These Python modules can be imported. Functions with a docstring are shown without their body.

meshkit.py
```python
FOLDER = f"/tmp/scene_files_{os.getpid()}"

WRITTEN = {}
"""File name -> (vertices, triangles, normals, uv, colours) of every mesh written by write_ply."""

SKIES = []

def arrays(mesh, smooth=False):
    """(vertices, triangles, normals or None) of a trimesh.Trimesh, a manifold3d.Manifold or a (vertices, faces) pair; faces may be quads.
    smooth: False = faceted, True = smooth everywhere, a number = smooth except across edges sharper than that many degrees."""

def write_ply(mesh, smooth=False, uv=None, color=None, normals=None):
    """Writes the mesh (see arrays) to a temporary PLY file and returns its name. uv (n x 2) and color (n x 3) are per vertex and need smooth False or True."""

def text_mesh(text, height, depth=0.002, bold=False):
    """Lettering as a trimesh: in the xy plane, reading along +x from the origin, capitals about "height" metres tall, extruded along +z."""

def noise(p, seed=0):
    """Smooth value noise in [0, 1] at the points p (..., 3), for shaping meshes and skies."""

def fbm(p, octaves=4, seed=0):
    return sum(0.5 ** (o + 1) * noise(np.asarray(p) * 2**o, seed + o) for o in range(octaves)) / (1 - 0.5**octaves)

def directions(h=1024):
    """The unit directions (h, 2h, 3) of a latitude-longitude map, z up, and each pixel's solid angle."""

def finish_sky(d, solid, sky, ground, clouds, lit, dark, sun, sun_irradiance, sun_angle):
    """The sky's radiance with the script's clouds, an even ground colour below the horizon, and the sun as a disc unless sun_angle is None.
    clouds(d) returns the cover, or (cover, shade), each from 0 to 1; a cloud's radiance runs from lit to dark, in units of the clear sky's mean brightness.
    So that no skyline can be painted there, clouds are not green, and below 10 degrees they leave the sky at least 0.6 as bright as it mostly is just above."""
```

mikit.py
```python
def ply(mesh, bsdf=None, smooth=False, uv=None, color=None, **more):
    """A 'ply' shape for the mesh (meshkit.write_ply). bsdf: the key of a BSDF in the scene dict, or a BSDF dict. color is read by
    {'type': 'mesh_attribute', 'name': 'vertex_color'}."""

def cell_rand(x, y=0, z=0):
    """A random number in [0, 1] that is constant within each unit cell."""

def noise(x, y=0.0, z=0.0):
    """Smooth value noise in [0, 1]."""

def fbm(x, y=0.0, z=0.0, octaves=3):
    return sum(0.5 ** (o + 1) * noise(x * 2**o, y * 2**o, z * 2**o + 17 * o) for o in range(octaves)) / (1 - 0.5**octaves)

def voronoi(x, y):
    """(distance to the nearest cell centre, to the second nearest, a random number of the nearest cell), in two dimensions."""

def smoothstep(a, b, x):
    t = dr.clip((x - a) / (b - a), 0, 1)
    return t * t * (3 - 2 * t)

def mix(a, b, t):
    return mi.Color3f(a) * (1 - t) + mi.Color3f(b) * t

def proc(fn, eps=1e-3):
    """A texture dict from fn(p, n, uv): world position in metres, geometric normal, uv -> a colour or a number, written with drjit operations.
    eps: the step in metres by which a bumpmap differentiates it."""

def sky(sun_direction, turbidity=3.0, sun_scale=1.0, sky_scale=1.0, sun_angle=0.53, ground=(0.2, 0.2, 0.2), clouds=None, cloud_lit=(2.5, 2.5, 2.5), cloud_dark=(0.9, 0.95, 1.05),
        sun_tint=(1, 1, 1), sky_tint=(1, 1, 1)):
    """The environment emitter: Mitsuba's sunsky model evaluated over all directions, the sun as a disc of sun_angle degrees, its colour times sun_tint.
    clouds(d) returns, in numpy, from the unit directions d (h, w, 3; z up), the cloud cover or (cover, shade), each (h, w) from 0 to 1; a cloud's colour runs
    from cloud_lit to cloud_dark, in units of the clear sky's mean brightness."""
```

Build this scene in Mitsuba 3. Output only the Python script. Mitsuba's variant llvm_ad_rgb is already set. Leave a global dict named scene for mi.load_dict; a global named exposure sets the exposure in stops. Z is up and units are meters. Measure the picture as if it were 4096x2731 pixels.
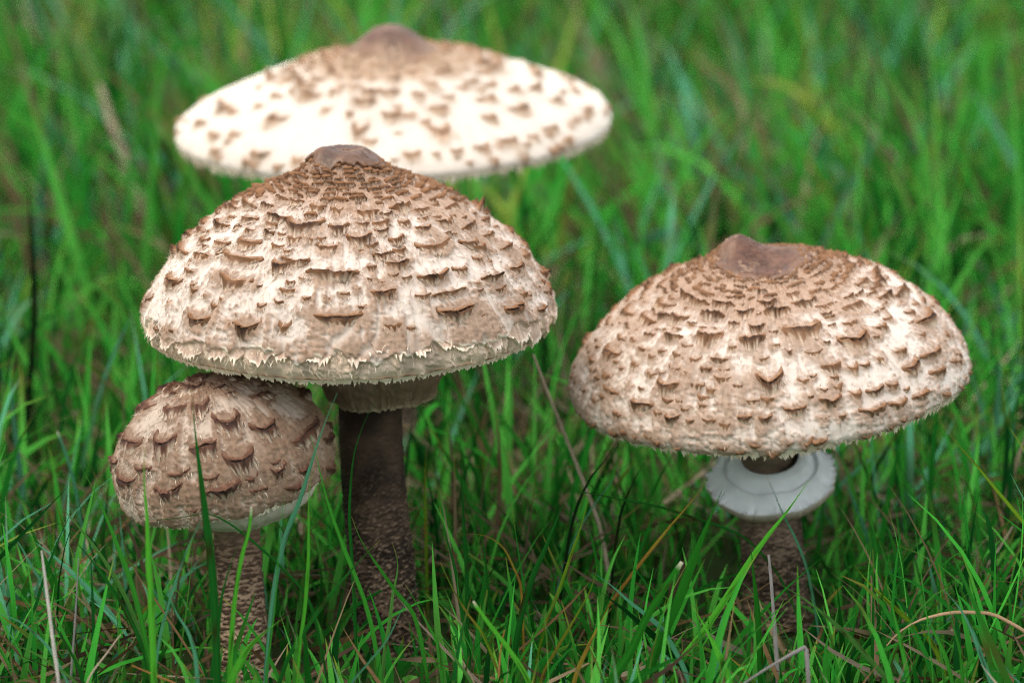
import math, numpy as np, mitsuba as mi, mikit, meshkit
from scipy.interpolate import PchipInterpolator

# ------------------------------------------------------------------ camera, sky, exposure
T = mi.ScalarTransform4f
PITCH, CAM_H = math.radians(15.0), 0.338
FWD = np.array([0, math.cos(PITCH), -math.sin(PITCH)])
CAM = np.array([0, 0, CAM_H])
scene, labels = {}, {}
scene['camera'] = dict(type='thinlens', fov=2 * math.degrees(math.atan(512 / 3027)), fov_axis='x', aperture_radius=0.0056,
                       focus_distance=0.897, near_clip=0.05, far_clip=500.0,
                       to_world=T().look_at(origin=CAM.tolist(), target=(CAM + FWD).tolist(), up=[0, 0, 1]))
scene['daylight'] = mikit.sky((-0.45, -0.25, 0.85), turbidity=4, sun_scale=0.2, sun_angle=35, clouds=lambda d: (1.0, 0.9 * (1 - d[..., 2])),
                              cloud_lit=(3.0, 3.04, 3.08), cloud_dark=(0.86, 0.88, 0.92), ground=(0.05, 0.09, 0.03))
exposure = 2.65

# ------------------------------------------------------------------ materials (colour comes with each mesh's vertices)
VC = {'type': 'mesh_attribute', 'name': 'vertex_color'}
scene['mat_skin'] = {'type': 'twosided', 'bsdf': {'type': 'principled', 'base_color': VC, 'roughness': 0.85, 'specular': 0.25}}
scene['mat_umbo'] = {'type': 'twosided', 'bsdf': {'type': 'principled', 'base_color': VC, 'roughness': 0.34, 'specular': 0.42}}
scene['mat_blade'] = {'type': 'principledthin', 'base_color': VC, 'roughness': 0.32, 'diff_trans': 1.0, 'eta': 1.5}
scene['mat_dry'] = {'type': 'principledthin', 'base_color': VC, 'roughness': 0.65, 'diff_trans': 0.35, 'eta': 1.4}
def soil_col(p, n, uv):
    a = mikit.fbm(p.x * 90, p.y * 90, p.z * 90, 4)
    b = mikit.noise(p.x * 14, p.y * 14, 3.0)
    return mikit.mix(mikit.mix((0.014, 0.013, 0.007), (0.050, 0.045, 0.022), a), (0.025, 0.09, 0.014), 0.15 + b * 0.6)
scene['mat_soil'] = {'type': 'twosided', 'bsdf': {'type': 'principled', 'base_color': mikit.proc(soil_col), 'roughness': 0.95, 'specular': 0.1}}

# ------------------------------------------------------------------ helpers
def C(*rgb): return np.array(rgb, float)
def mixc(a, b, t): return a + (b - a) * np.asarray(t)[..., None]
def sstep(a, b, x):
    t = np.clip((np.asarray(x, float) - a) / (b - a), 0, 1)
    return t * t * (3 - 2 * t)
def nz(p, f, seed=0): return meshkit.noise(np.asarray(p) * f, seed)
def fb(p, f, seed=0, o=4): return meshkit.fbm(np.asarray(p) * f, o, seed)
def unit(v): return v / np.maximum(np.linalg.norm(v, axis=-1, keepdims=True), 1e-12)
def put(key, v, f, col, mat='mat_skin', smooth=True):
    scene[key] = mikit.ply((v, f), mat, smooth=smooth, color=np.clip(col, 0, 1))
    return key
def tag(key, label=None, category=None, group=None, kind=None):
    labels[key] = {k: x for k, x in dict(label=label, category=category, group=group, kind=kind).items() if x}
def grid_faces(a, b, wrap=False):
    i, j = np.meshgrid(np.arange(a - 1), np.arange(b if wrap else b - 1), indexing='ij')
    k = (j + 1) % b
    q = np.stack([i * b + j, (i + 1) * b + j, (i + 1) * b + k, i * b + k], -1).reshape(-1, 4)
    return np.vstack([q[:, [0, 1, 2]], q[:, [0, 2, 3]]])

# ------------------------------------------------------------------ the four caps: profile (radius, height) in mm from apex to rim, place and axis
class Cap:
    def __init__(s, origin, lean, toward, prof, seed, bumps=(), wav=1.0, umbo=10.0):
        s.o = np.array(origin, float)
        a = unit(np.array([-math.sin(lean), -math.sin(toward), math.sqrt(max(0.1, 1 - math.sin(lean)**2 - math.sin(toward)**2))]))
        s.ez = a; s.ex = unit(np.array([1, 0, 0]) - a * a[0]); s.ey = np.cross(a, s.ex)
        p = np.array(prof, float) / 1000
        d = np.r_[0, np.cumsum(np.hypot(*np.diff(p, axis=0).T))]
        s.fr, s.fz, s.L = PchipInterpolator(d, p[:, 0]), PchipInterpolator(d, p[:, 1]), d[-1]
        s.R, s.zr = p[:, 0].max(), p[-1, 1]
        s.seed, s.bumps, s.wav, s.umbo = seed, bumps, wav, umbo / 1000
        s.rr = p[-1, 0]
    def local(s, th, t):
        d = np.clip(t, 0, 1.02) * s.L
        r, z = s.fr(d), s.fz(d)
        k = np.stack([np.cos(th) * 1.3, np.sin(th) * 1.3, t * 1.5], -1)
        w = (nz(k + 5, 1, s.seed) - 0.5) * sstep(0.1, 0.8, t) * s.wav
        r = r * (1 + 0.035 * w)
        k2 = np.stack([np.cos(th) * 3, np.sin(th) * 3, t * 4], -1)
        z = z + 0.0022 * w + 0.0016 * s.wav * (nz(k2 + 9, 1, s.seed + 3) - 0.5) * sstep(0.05, 0.4, t)
        x, y = r * np.sin(th), -r * np.cos(th)
        for bx, by, sg, dz in s.bumps:
            z = z + dz / 1000 * np.exp(-((x - bx / 1000)**2 + (y - by / 1000)**2) / (sg / 1000)**2)
        return np.stack([x, y, z], -1)
    def world(s, p): return s.o + p[..., :1] * s.ex + p[..., 1:2] * s.ey + p[..., 2:] * s.ez
    def at(s, th, t):
        th, t = np.broadcast_arrays(np.asarray(th, float), np.asarray(t, float))
        return s.world(s.local(th, t))
    def frame(s, th, t):
        th, t = np.broadcast_arrays(np.asarray(th, float), np.asarray(t, float))
        e = 0.004
        p = s.at(th, t)
        dn = unit(s.at(th, t + e) - s.at(th, np.maximum(t - e, 0.0)))
        across = unit(np.cos(th)[..., None] * s.ex + np.sin(th)[..., None] * s.ey)
        n = unit(np.cross(dn, across))
        return p, n, across, dn
    def rad(s, t): return np.maximum(s.fr(np.clip(t, 0, 1) * s.L), 1e-3)
MAIN = Cap((-0.0510, 0.9188, 0.0965), 0.0175, 0.0000, [(0, 56), (6, 56.2), (10, 54.2), (12.6, 51.2), (17, 47.8), (25, 44.4), (33.5, 40.2), (42, 34.6), (50, 27.8), (56.8, 20.5), (61.6, 12), (63.8, 3.8), (63, 1.6), (61, -0.4)], 1, [(-6, -4, 4, 1.2), (9, 0, 5, -1.4)], 1.0, 12)
RIGHT = Cap((0.0825, 0.9396, 0.0777), 0.0960, 0.0785, [(0, 37.2), (8, 36.9), (16, 34.6), (26, 31), (36, 26.9), (46, 21.5), (54, 14.6), (60, 7.2), (63.6, 0), (63.8, -2.2), (62.2, -4.6)], 2, [(-6.5, 7, 7, 6.5), (1.5, -4, 9, -4.6), (14, 6, 7, 2)], 1.0, 16)
SMALL = Cap((-0.0883, 0.8842, 0.0641), 0.2094, 0.0000, [(0, 25), (7, 24.6), (14, 23), (21, 19.4), (27, 13.8), (31.3, 6.8), (33, -0.5), (32.9, -5), (32.2, -8), (31, -10)], 3, [], 1.0, 5)
BACK = Cap((-0.0450, 1.1330, 0.1233), 0.0367, 0.0559, [(0, 34.4), (5, 33.7), (9, 31.3), (13, 27.4), (17, 24.2), (23, 21.8), (36, 19.5), (51, 14.4), (65, 8.9), (75, 4.6), (81, 1.0), (83.2, -2.2), (82.2, -4.5)], 4, [], 0.8, 12)
STEM_MAIN = ([(-0.0448, 0.9156, 0.0846), (-0.0445, 0.9114, 0.0688), (-0.0435, 0.9064, 0.0503), (-0.0421, 0.9022, 0.0345), (-0.0404, 0.8976, 0.0173), (-0.0392, 0.8930, -0.0040)], [0.0098, 0.0099, 0.0099, 0.0098, 0.01, 0.0106])
STEM_RIGHT = ([(0.0815, 0.9354, 0.0617), (0.0822, 0.9308, 0.0448), (0.0833, 0.9267, 0.0292), (0.0844, 0.9219, 0.0116), (0.0858, 0.9178, -0.0040)], [0.0086, 0.0092, 0.0096, 0.0098, 0.0115])
STEM_SMALL = ([(-0.0846, 0.8822, 0.0566), (-0.0840, 0.8784, 0.0425), (-0.0836, 0.8750, 0.0296), (-0.0825, 0.8712, 0.0155), (-0.0812, 0.8667, -0.0040)], [0.0064, 0.0068, 0.0069, 0.0072, 0.0085])
STEM_BACK = ([(-0.0457, 1.1302, 0.1128), (-0.0465, 1.1187, 0.0696), (-0.0473, 1.1058, 0.0217), (-0.0480, 1.0996, -0.0040)], [0.009, 0.0095, 0.01, 0.013])
RING_MAIN = (-0.0415, 0.9153, 0.0833)
RING_RIGHT = (0.0836, 0.9308, 0.0446)
RING_SMALL = (-0.0820, 0.8803, 0.0494)
RING_BACK = (-0.0460, 1.1229, 0.0856)

# scales one can tell apart: (angle round the cap, way from apex to rim, width, height in metres, kind)
S_MAIN = [(0.003, 0.788, 0.0152, 0.0053, 'groove'), (-0.457, 0.831, 0.0098, 0.0054, 'groove'), (-0.759, 0.831, 0.011, 0.0049, 'groove'), (0.621, 0.802, 0.0136, 0.0055, 'groove'), (0.999, 0.84, 0.0109, 0.0049, 'groove'), (1.226, 0.881, 0.0078, 0.0024, 'lip'), (-1.088, 0.905, 0.0039, 0.0018, 'lip'), (-0.958, 0.888, 0.0088, 0.002, 'soft'), (0.251, 0.71, 0.008, 0.0048, 'groove'), (-1.391, 0.852, 0.0072, 0.0054, 'groove'), (-1.15, 0.743, 0.013, 0.0047, 'groove'), (-0.642, 0.681, 0.015, 0.0054, 'soft'), (-0.031, 0.631, 0.0164, 0.0041, 'lip'), (-0.367, 0.602, 0.0069, 0.0061, 'lip'), (-0.285, 0.579, 0.0097, 0.0032, 'lip'), (0.209, 0.607, 0.0034, 0.0028, 'lip'), (0.381, 0.602, 0.0078, 0.0038, 'groove'), (0.573, 0.671, 0.0118, 0.0034, 'lip'), (0.759, 0.669, 0.0053, 0.003, 'lip'), (0.951, 0.721, 0.0102, 0.0026, 'lip'), (1.239, 0.726, 0.0117, 0.0035, 'groove'), (1.631, 0.821, 0.0067, 0.0037, 'lip'), (1.466, 0.857, 0.0119, 0.0048, 'groove'), (-0.683, 0.598, 0.0172, 0.0037, 'lip'), (-0.697, 0.54, 0.0095, 0.005, 'lip'), (-1.047, 0.624, 0.0114, 0.0035, 'groove'), (-1.425, 0.652, 0.0171, 0.003, 'lip'), (-1.61, 0.69, 0.008, 0.0037, 'lip'), (-0.951, 0.562, 0.0087, 0.003, 'lip'), (-0.587, 0.479, 0.0036, 0.0034, 'lip'), (-0.457, 0.526, 0.0046, 0.0027, 'lip'), (-0.079, 0.517, 0.0075, 0.0038, 'lip'), (0.161, 0.483, 0.0086, 0.0054, 'lip'), (0.237, 0.514, 0.0052, 0.003, 'lip'), (0.443, 0.502, 0.0056, 0.0036, 'lip'), (0.69, 0.564, 0.0136, 0.0045, 'lip'), (1.047, 0.612, 0.0074, 0.0048, 'lip'), (0.999, 0.583, 0.0089, 0.0036, 'lip'), (1.322, 0.65, 0.0105, 0.0024, 'lip'), (1.713, 0.724, 0.0067, 0.0037, 'lip'), (1.48, 0.719, 0.0092, 0.0042, 'lip'), (-0.312, 0.74, 0.003, 0.0018, 'soft'), (-0.402, 0.757, 0.0032, 0.0021, 'soft'), (-0.326, 0.429, 0.0136, 0.0068, 'lip'), (-0.003, 0.433, 0.0069, 0.0048, 'lip'), (0.381, 0.419, 0.0061, 0.0039, 'lip'), (0.58, 0.44, 0.004, 0.0037, 'lip'), (0.704, 0.488, 0.0058, 0.0034, 'lip'), (0.958, 0.481, 0.0075, 0.0037, 'lip'), (1.164, 0.526, 0.0102, 0.003, 'lip'), (1.494, 0.538, 0.0092, 0.003, 'lip'), (1.253, 0.586, 0.0078, 0.0024, 'lip'), (1.775, 0.655, 0.008, 0.0044, 'lip'), (-0.635, 0.405, 0.0098, 0.0042, 'lip'), (-0.917, 0.44, 0.0082, 0.0034, 'lip'), (-1.239, 0.495, 0.0117, 0.0029, 'lip'), (-1.665, 0.557, 0.0106, 0.0037, 'lip'), (-0.889, 0.364, 0.0069, 0.0029, 'lip'), (-0.862, 0.307, 0.0057, 0.0026, 'lip'), (-1.267, 0.383, 0.0144, 0.0027, 'lip'), (-1.418, 0.429, 0.0066, 0.003, 'lip'), (-1.72, 0.488, 0.0066, 0.0025, 'lip'), (-0.271, 0.336, 0.0055, 0.005, 'lip'), (-0.031, 0.35, 0.004, 0.0044, 'lip'), (0.278, 0.367, 0.0083, 0.0051, 'lip'), (0.676, 0.367, 0.0085, 0.0045, 'lip'), (0.848, 0.402, 0.0082, 0.0034, 'lip'), (1.288, 0.429, 0.0131, 0.0036, 'lip'), (1.823, 0.555, 0.0053, 0.0025, 'lip'), (1.837, 0.521, 0.0107, 0.0025, 'lip'), (-0.587, 0.31, 0.0051, 0.003, 'lip'), (1.851, 0.467, 0.0053, 0.0025, 'lip'), (-0.278, 0.698, 0.0054, 0.0026, 'soft'), (0.038, 0.705, 0.0034, 0.0019, 'soft'), (0.106, 0.688, 0.0028, 0.002, 'soft'), (0.621, 0.733, 0.0122, 0.0018, 'soft'), (0.464, 0.731, 0.0056, 0.0018, 'soft'), (-0.161, 0.721, 0.0035, 0.0019, 'soft'), (0.8, 0.748, 0.0039, 0.0015, 'soft'), (-0.052, 0.719, 0.0028, 0.0019, 'soft'), (-0.683, 0.774, 0.0039, 0.0029, 'soft'), (0.271, 0.817, 0.0063, 0.0034, 'soft'), (-0.258, 0.819, 0.0041, 0.0034, 'soft'), (-1.033, 0.688, 0.0075, 0.0023, 'soft'), (-0.464, 0.69, 0.0033, 0.0019, 'soft'), (0.958, 0.764, 0.0066, 0.0023, 'soft'), (0.251, 0.667, 0.0035, 0.0027, 'soft'), (-0.786, 0.926, 0.0113, 0.0052, 'hem'), (-0.601, 0.917, 0.0072, 0.0051, 'hem'), (-0.491, 0.91, 0.0053, 0.0045, 'hem'), (-0.374, 0.907, 0.0093, 0.0056, 'hem'), (-0.258, 0.895, 0.0071, 0.0051, 'hem'), (-0.093, 0.89, 0.0096, 0.0067, 'hem'), (0.086, 0.888, 0.0106, 0.0067, 'hem'), (0.196, 0.871, 0.0045, 0.0045, 'hem'), (0.292, 0.874, 0.0064, 0.0068, 'hem'), (0.395, 0.883, 0.0078, 0.0062, 'hem'), (0.512, 0.883, 0.0057, 0.0051, 'hem'), (0.621, 0.888, 0.0142, 0.0068, 'hem'), (0.793, 0.91, 0.0074, 0.0069, 'hem'), (0.985, 0.919, 0.0127, 0.0064, 'hem'), (1.13, 0.943, 0.0084, 0.0061, 'hem'), (1.356, 0.967, 0.0079, 0.005, 'hem'), (-1.143, 0.919, 0.0091, 0.0042, 'hem'), (-0.965, 0.924, 0.0089, 0.0047, 'hem')]
S_RIGHT = [(-0.052, 0.726, 0.0091, 0.0067, 'groove'), (-0.642, 0.755, 0.0087, 0.0051, 'groove'), (-1.226, 0.712, 0.0117, 0.0058, 'groove'), (0.546, 0.626, 0.0118, 0.0065, 'groove'), (1.246, 0.693, 0.0165, 0.0054, 'groove'), (1.72, 0.745, 0.0123, 0.0045, 'groove'), (-1.789, 0.81, 0.014, 0.0038, 'groove'), (0.23, 0.533, 0.0137, 0.0086, 'lip'), (-0.155, 0.548, 0.0086, 0.007, 'lip'), (-0.12, 0.49, 0.0059, 0.0058, 'lip'), (-0.326, 0.462, 0.0041, 0.0038, 'lip'), (-0.491, 0.536, 0.0095, 0.0066, 'lip'), (-0.779, 0.56, 0.0079, 0.0029, 'lip'), (-0.882, 0.469, 0.0077, 0.0052, 'lip'), (-1.212, 0.517, 0.0128, 0.0041, 'lip'), (-1.26, 0.431, 0.0106, 0.0041, 'lip'), (-1.562, 0.564, 0.0138, 0.0049, 'lip'), (-1.761, 0.41, 0.0123, 0.0043, 'lip'), (-1.974, 0.583, 0.0144, 0.004, 'lip'), (-2.132, 0.548, 0.0072, 0.0035, 'lip'), (-2.064, 0.583, 0.0065, 0.0033, 'lip'), (-1.926, 0.664, 0.0076, 0.004, 'lip'), (-0.567, 0.424, 0.0091, 0.0044, 'lip'), (-0.258, 0.393, 0.0075, 0.0063, 'lip'), (0.072, 0.417, 0.0093, 0.0059, 'lip'), (0.395, 0.381, 0.0095, 0.0052, 'lip'), (0.546, 0.426, 0.0072, 0.0046, 'lip'), (0.773, 0.479, 0.0104, 0.0052, 'lip'), (0.841, 0.35, 0.0092, 0.0045, 'lip'), (1.274, 0.419, 0.0075, 0.0041, 'lip'), (1.171, 0.519, 0.0075, 0.0034, 'lip'), (1.356, 0.564, 0.0121, 0.0041, 'lip'), (0.333, 0.312, 0.0057, 0.0048, 'lip'), (-0.01, 0.355, 0.0067, 0.0057, 'lip'), (-0.525, 0.357, 0.0089, 0.0041, 'lip'), (-0.821, 0.369, 0.0081, 0.0032, 'lip'), (-1.061, 0.352, 0.0093, 0.0036, 'lip'), (0.086, 0.614, 0.0026, 0.0023, 'lip'), (0.244, 0.631, 0.0061, 0.0022, 'lip'), (-0.361, 0.631, 0.0062, 0.003, 'soft'), (-0.635, 0.681, 0.0055, 0.0028, 'soft'), (-0.786, 0.626, 0.0035, 0.0021, 'soft'), (-0.951, 0.64, 0.0051, 0.0028, 'soft'), (-0.999, 0.574, 0.0043, 0.0028, 'lip'), (-1.095, 0.619, 0.0061, 0.0034, 'soft'), (-1.253, 0.64, 0.0076, 0.0027, 'soft'), (-0.663, 0.626, 0.004, 0.0029, 'soft'), (-0.525, 0.638, 0.0044, 0.0036, 'soft'), (-0.56, 0.688, 0.0052, 0.0028, 'soft'), (0.319, 0.698, 0.007, 0.0042, 'soft'), (0.793, 0.798, 0.0087, 0.0046, 'groove'), (0.992, 0.795, 0.0134, 0.0033, 'lip'), (0.786, 0.729, 0.0058, 0.0033, 'soft'), (0.951, 0.862, 0.0092, 0.0033, 'soft'), (0.505, 0.831, 0.0069, 0.0026, 'lip'), (0.608, 0.836, 0.0049, 0.0033, 'lip'), (0.395, 0.824, 0.0043, 0.004, 'soft'), (0.251, 0.829, 0.0075, 0.004, 'lip'), (0.065, 0.84, 0.0072, 0.0036, 'lip'), (-0.086, 0.862, 0.0045, 0.0033, 'lip'), (-0.189, 0.857, 0.0046, 0.0033, 'lip'), (-0.367, 0.869, 0.0048, 0.0026, 'lip'), (-0.56, 0.871, 0.006, 0.0033, 'lip'), (-0.464, 0.874, 0.0036, 0.0026, 'soft'), (-0.759, 0.843, 0.0094, 0.004, 'lip'), (-1.02, 0.831, 0.01, 0.0027, 'lip'), (-1.377, 0.781, 0.0061, 0.0028, 'soft'), (-0.148, 0.795, 0.0046, 0.002, 'soft'), (-0.409, 0.812, 0.0035, 0.0027, 'soft'), (-0.374, 0.752, 0.0041, 0.0028, 'soft'), (-0.498, 0.833, 0.0036, 0.0027, 'soft'), (-0.319, 0.707, 0.0061, 0.0036, 'soft'), (0.457, 0.898, 0.0104, 0.0033, 'soft'), (0.601, 0.905, 0.0073, 0.0033, 'soft'), (0.752, 0.91, 0.0074, 0.0033, 'soft'), (1.274, 0.419, 0.0075, 0.0041, 'lip'), (0.958, 0.255, 0.0069, 0.0029, 'lip'), (0.855, 0.429, 0.0062, 0.0029, 'lip'), (1.597, 0.46, 0.0076, 0.0028, 'lip'), (0.608, 0.548, 0.005, 0.003, 'soft'), (0.793, 0.614, 0.0058, 0.0028, 'soft')]
S_SMALL = [(-0.498, 0.333, 0.009, 0.0059, 'lip'), (-0.017, 0.329, 0.0066, 0.0086, 'lip'), (-1.542, 0.345, 0.0134, 0.0059, 'lip'), (-1.645, 0.381, 0.0119, 0.0046, 'lip'), (-1.459, 0.2, 0.0119, 0.0037, 'lip'), (-2.043, 0.262, 0.0085, 0.006, 'lip'), (-0.361, 0.136, 0.0083, 0.0085, 'lip'), (0.319, 0.495, 0.0085, 0.0079, 'groove'), (0.69, 0.583, 0.009, 0.0057, 'groove'), (1.136, 0.712, 0.017, 0.0056, 'groove'), (1.418, 0.819, 0.0089, 0.0042, 'lip'), (-1.123, 0.55, 0.0147, 0.0056, 'groove'), (-0.477, 0.536, 0.0096, 0.0071, 'groove'), (-0.003, 0.6, 0.0085, 0.0065, 'groove'), (0.306, 0.7, 0.0098, 0.0068, 'groove'), (0.628, 0.805, 0.0058, 0.0043, 'groove'), (0.924, 0.857, 0.0054, 0.0045, 'lip'), (1.342, 0.96, 0.0074, 0.004, 'lip'), (-1.027, 0.74, 0.0132, 0.005, 'groove'), (-0.415, 0.774, 0.01, 0.0056, 'groove'), (0.093, 0.819, 0.011, 0.0054, 'lip'), (-1.425, 0.702, 0.0074, 0.0031, 'lip'), (-1.555, 0.564, 0.006, 0.0028, 'lip'), (-0.292, 0.693, 0.0079, 0.0026, 'soft'), (0.621, 0.76, 0.0044, 0.0026, 'soft'), (0.01, 0.748, 0.0059, 0.0026, 'soft'), (0.354, 0.802, 0.0053, 0.0027, 'soft'), (-0.752, 0.655, 0.0083, 0.0026, 'soft'), (-0.216, 0.898, 0.0042, 0.0021, 'soft'), (0.738, 0.919, 0.007, 0.0036, 'soft'), (0.409, 0.869, 0.006, 0.0027, 'soft')]
S_BACK = [(-0.731, 0.712, 0.0088, 0.0083, 'groove'), (-1.294, 0.745, 0.0124, 0.0064, 'groove'), (-0.155, 0.721, 0.007, 0.0091, 'groove'), (-0.436, 0.607, 0.0035, 0.0043, 'lip'), (-0.251, 0.619, 0.0032, 0.0042, 'lip'), (-0.175, 0.545, 0.0095, 0.0057, 'lip'), (0.038, 0.633, 0.0077, 0.0065, 'lip'), (0.086, 0.581, 0.0031, 0.004, 'lip'), (0.367, 0.619, 0.0081, 0.0059, 'groove'), (0.306, 0.762, 0.0087, 0.0109, 'groove'), (0.244, 0.688, 0.0039, 0.0051, 'lip'), (0.635, 0.729, 0.0056, 0.0061, 'lip'), (0.773, 0.605, 0.0094, 0.0049, 'groove'), (0.876, 0.724, 0.0093, 0.0072, 'groove'), (0.498, 0.552, 0.0052, 0.0045, 'lip'), (0.264, 0.517, 0.0048, 0.0062, 'lip'), (0.031, 0.479, 0.0078, 0.006, 'lip'), (-0.326, 0.443, 0.005, 0.0055, 'lip'), (-0.47, 0.438, 0.0045, 0.0048, 'lip'), (-0.704, 0.529, 0.0107, 0.0057, 'lip'), (-0.896, 0.471, 0.0132, 0.0035, 'lip'), (-1.02, 0.569, 0.008, 0.0033, 'lip'), (0.855, 0.476, 0.0079, 0.0038, 'lip'), (0.985, 0.531, 0.0066, 0.0035, 'lip'), (1.068, 0.614, 0.0059, 0.0042, 'lip'), (1.26, 0.657, 0.0088, 0.004, 'lip'), (1.226, 0.762, 0.0088, 0.0048, 'lip'), (0.889, 0.876, 0.0071, 0.0043, 'lip'), (0.608, 0.881, 0.0082, 0.0048, 'lip'), (0.464, 0.888, 0.0067, 0.0041, 'lip'), (0.752, 0.89, 0.0041, 0.0036, 'lip'), (0.127, 0.883, 0.0068, 0.0058, 'soft'), (0.34, 0.886, 0.0048, 0.0044, 'soft'), (0.237, 0.89, 0.0031, 0.004, 'soft'), (-0.615, 0.912, 0.0088, 0.0052, 'soft'), (-0.409, 0.914, 0.0051, 0.0055, 'soft'), (-0.876, 0.84, 0.0065, 0.005, 'soft'), (-1.02, 0.869, 0.0081, 0.004, 'soft'), (-1.26, 0.862, 0.007, 0.0048, 'soft'), (1.548, 0.8, 0.0089, 0.004, 'lip'), (1.102, 0.879, 0.008, 0.0032, 'soft'), (0.786, 0.367, 0.0095, 0.0063, 'lip'), (0.402, 0.314, 0.0075, 0.0093, 'lip'), (0.436, 0.438, 0.0059, 0.0068, 'lip'), (-0.258, 0.245, 0.0058, 0.0062, 'lip'), (1.638, 0.474, 0.0089, 0.0041, 'lip'), (1.652, 0.636, 0.0126, 0.0041, 'lip'), (-1.308, 0.436, 0.0106, 0.0032, 'lip'), (-1.542, 0.529, 0.0107, 0.0032, 'lip'), (-0.882, 0.338, 0.0078, 0.0037, 'lip'), (-0.889, 0.41, 0.0079, 0.0036, 'lip'), (0.079, 0.369, 0.0055, 0.0071, 'lip'), (1.054, 0.381, 0.0086, 0.0036, 'lip')]

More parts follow.
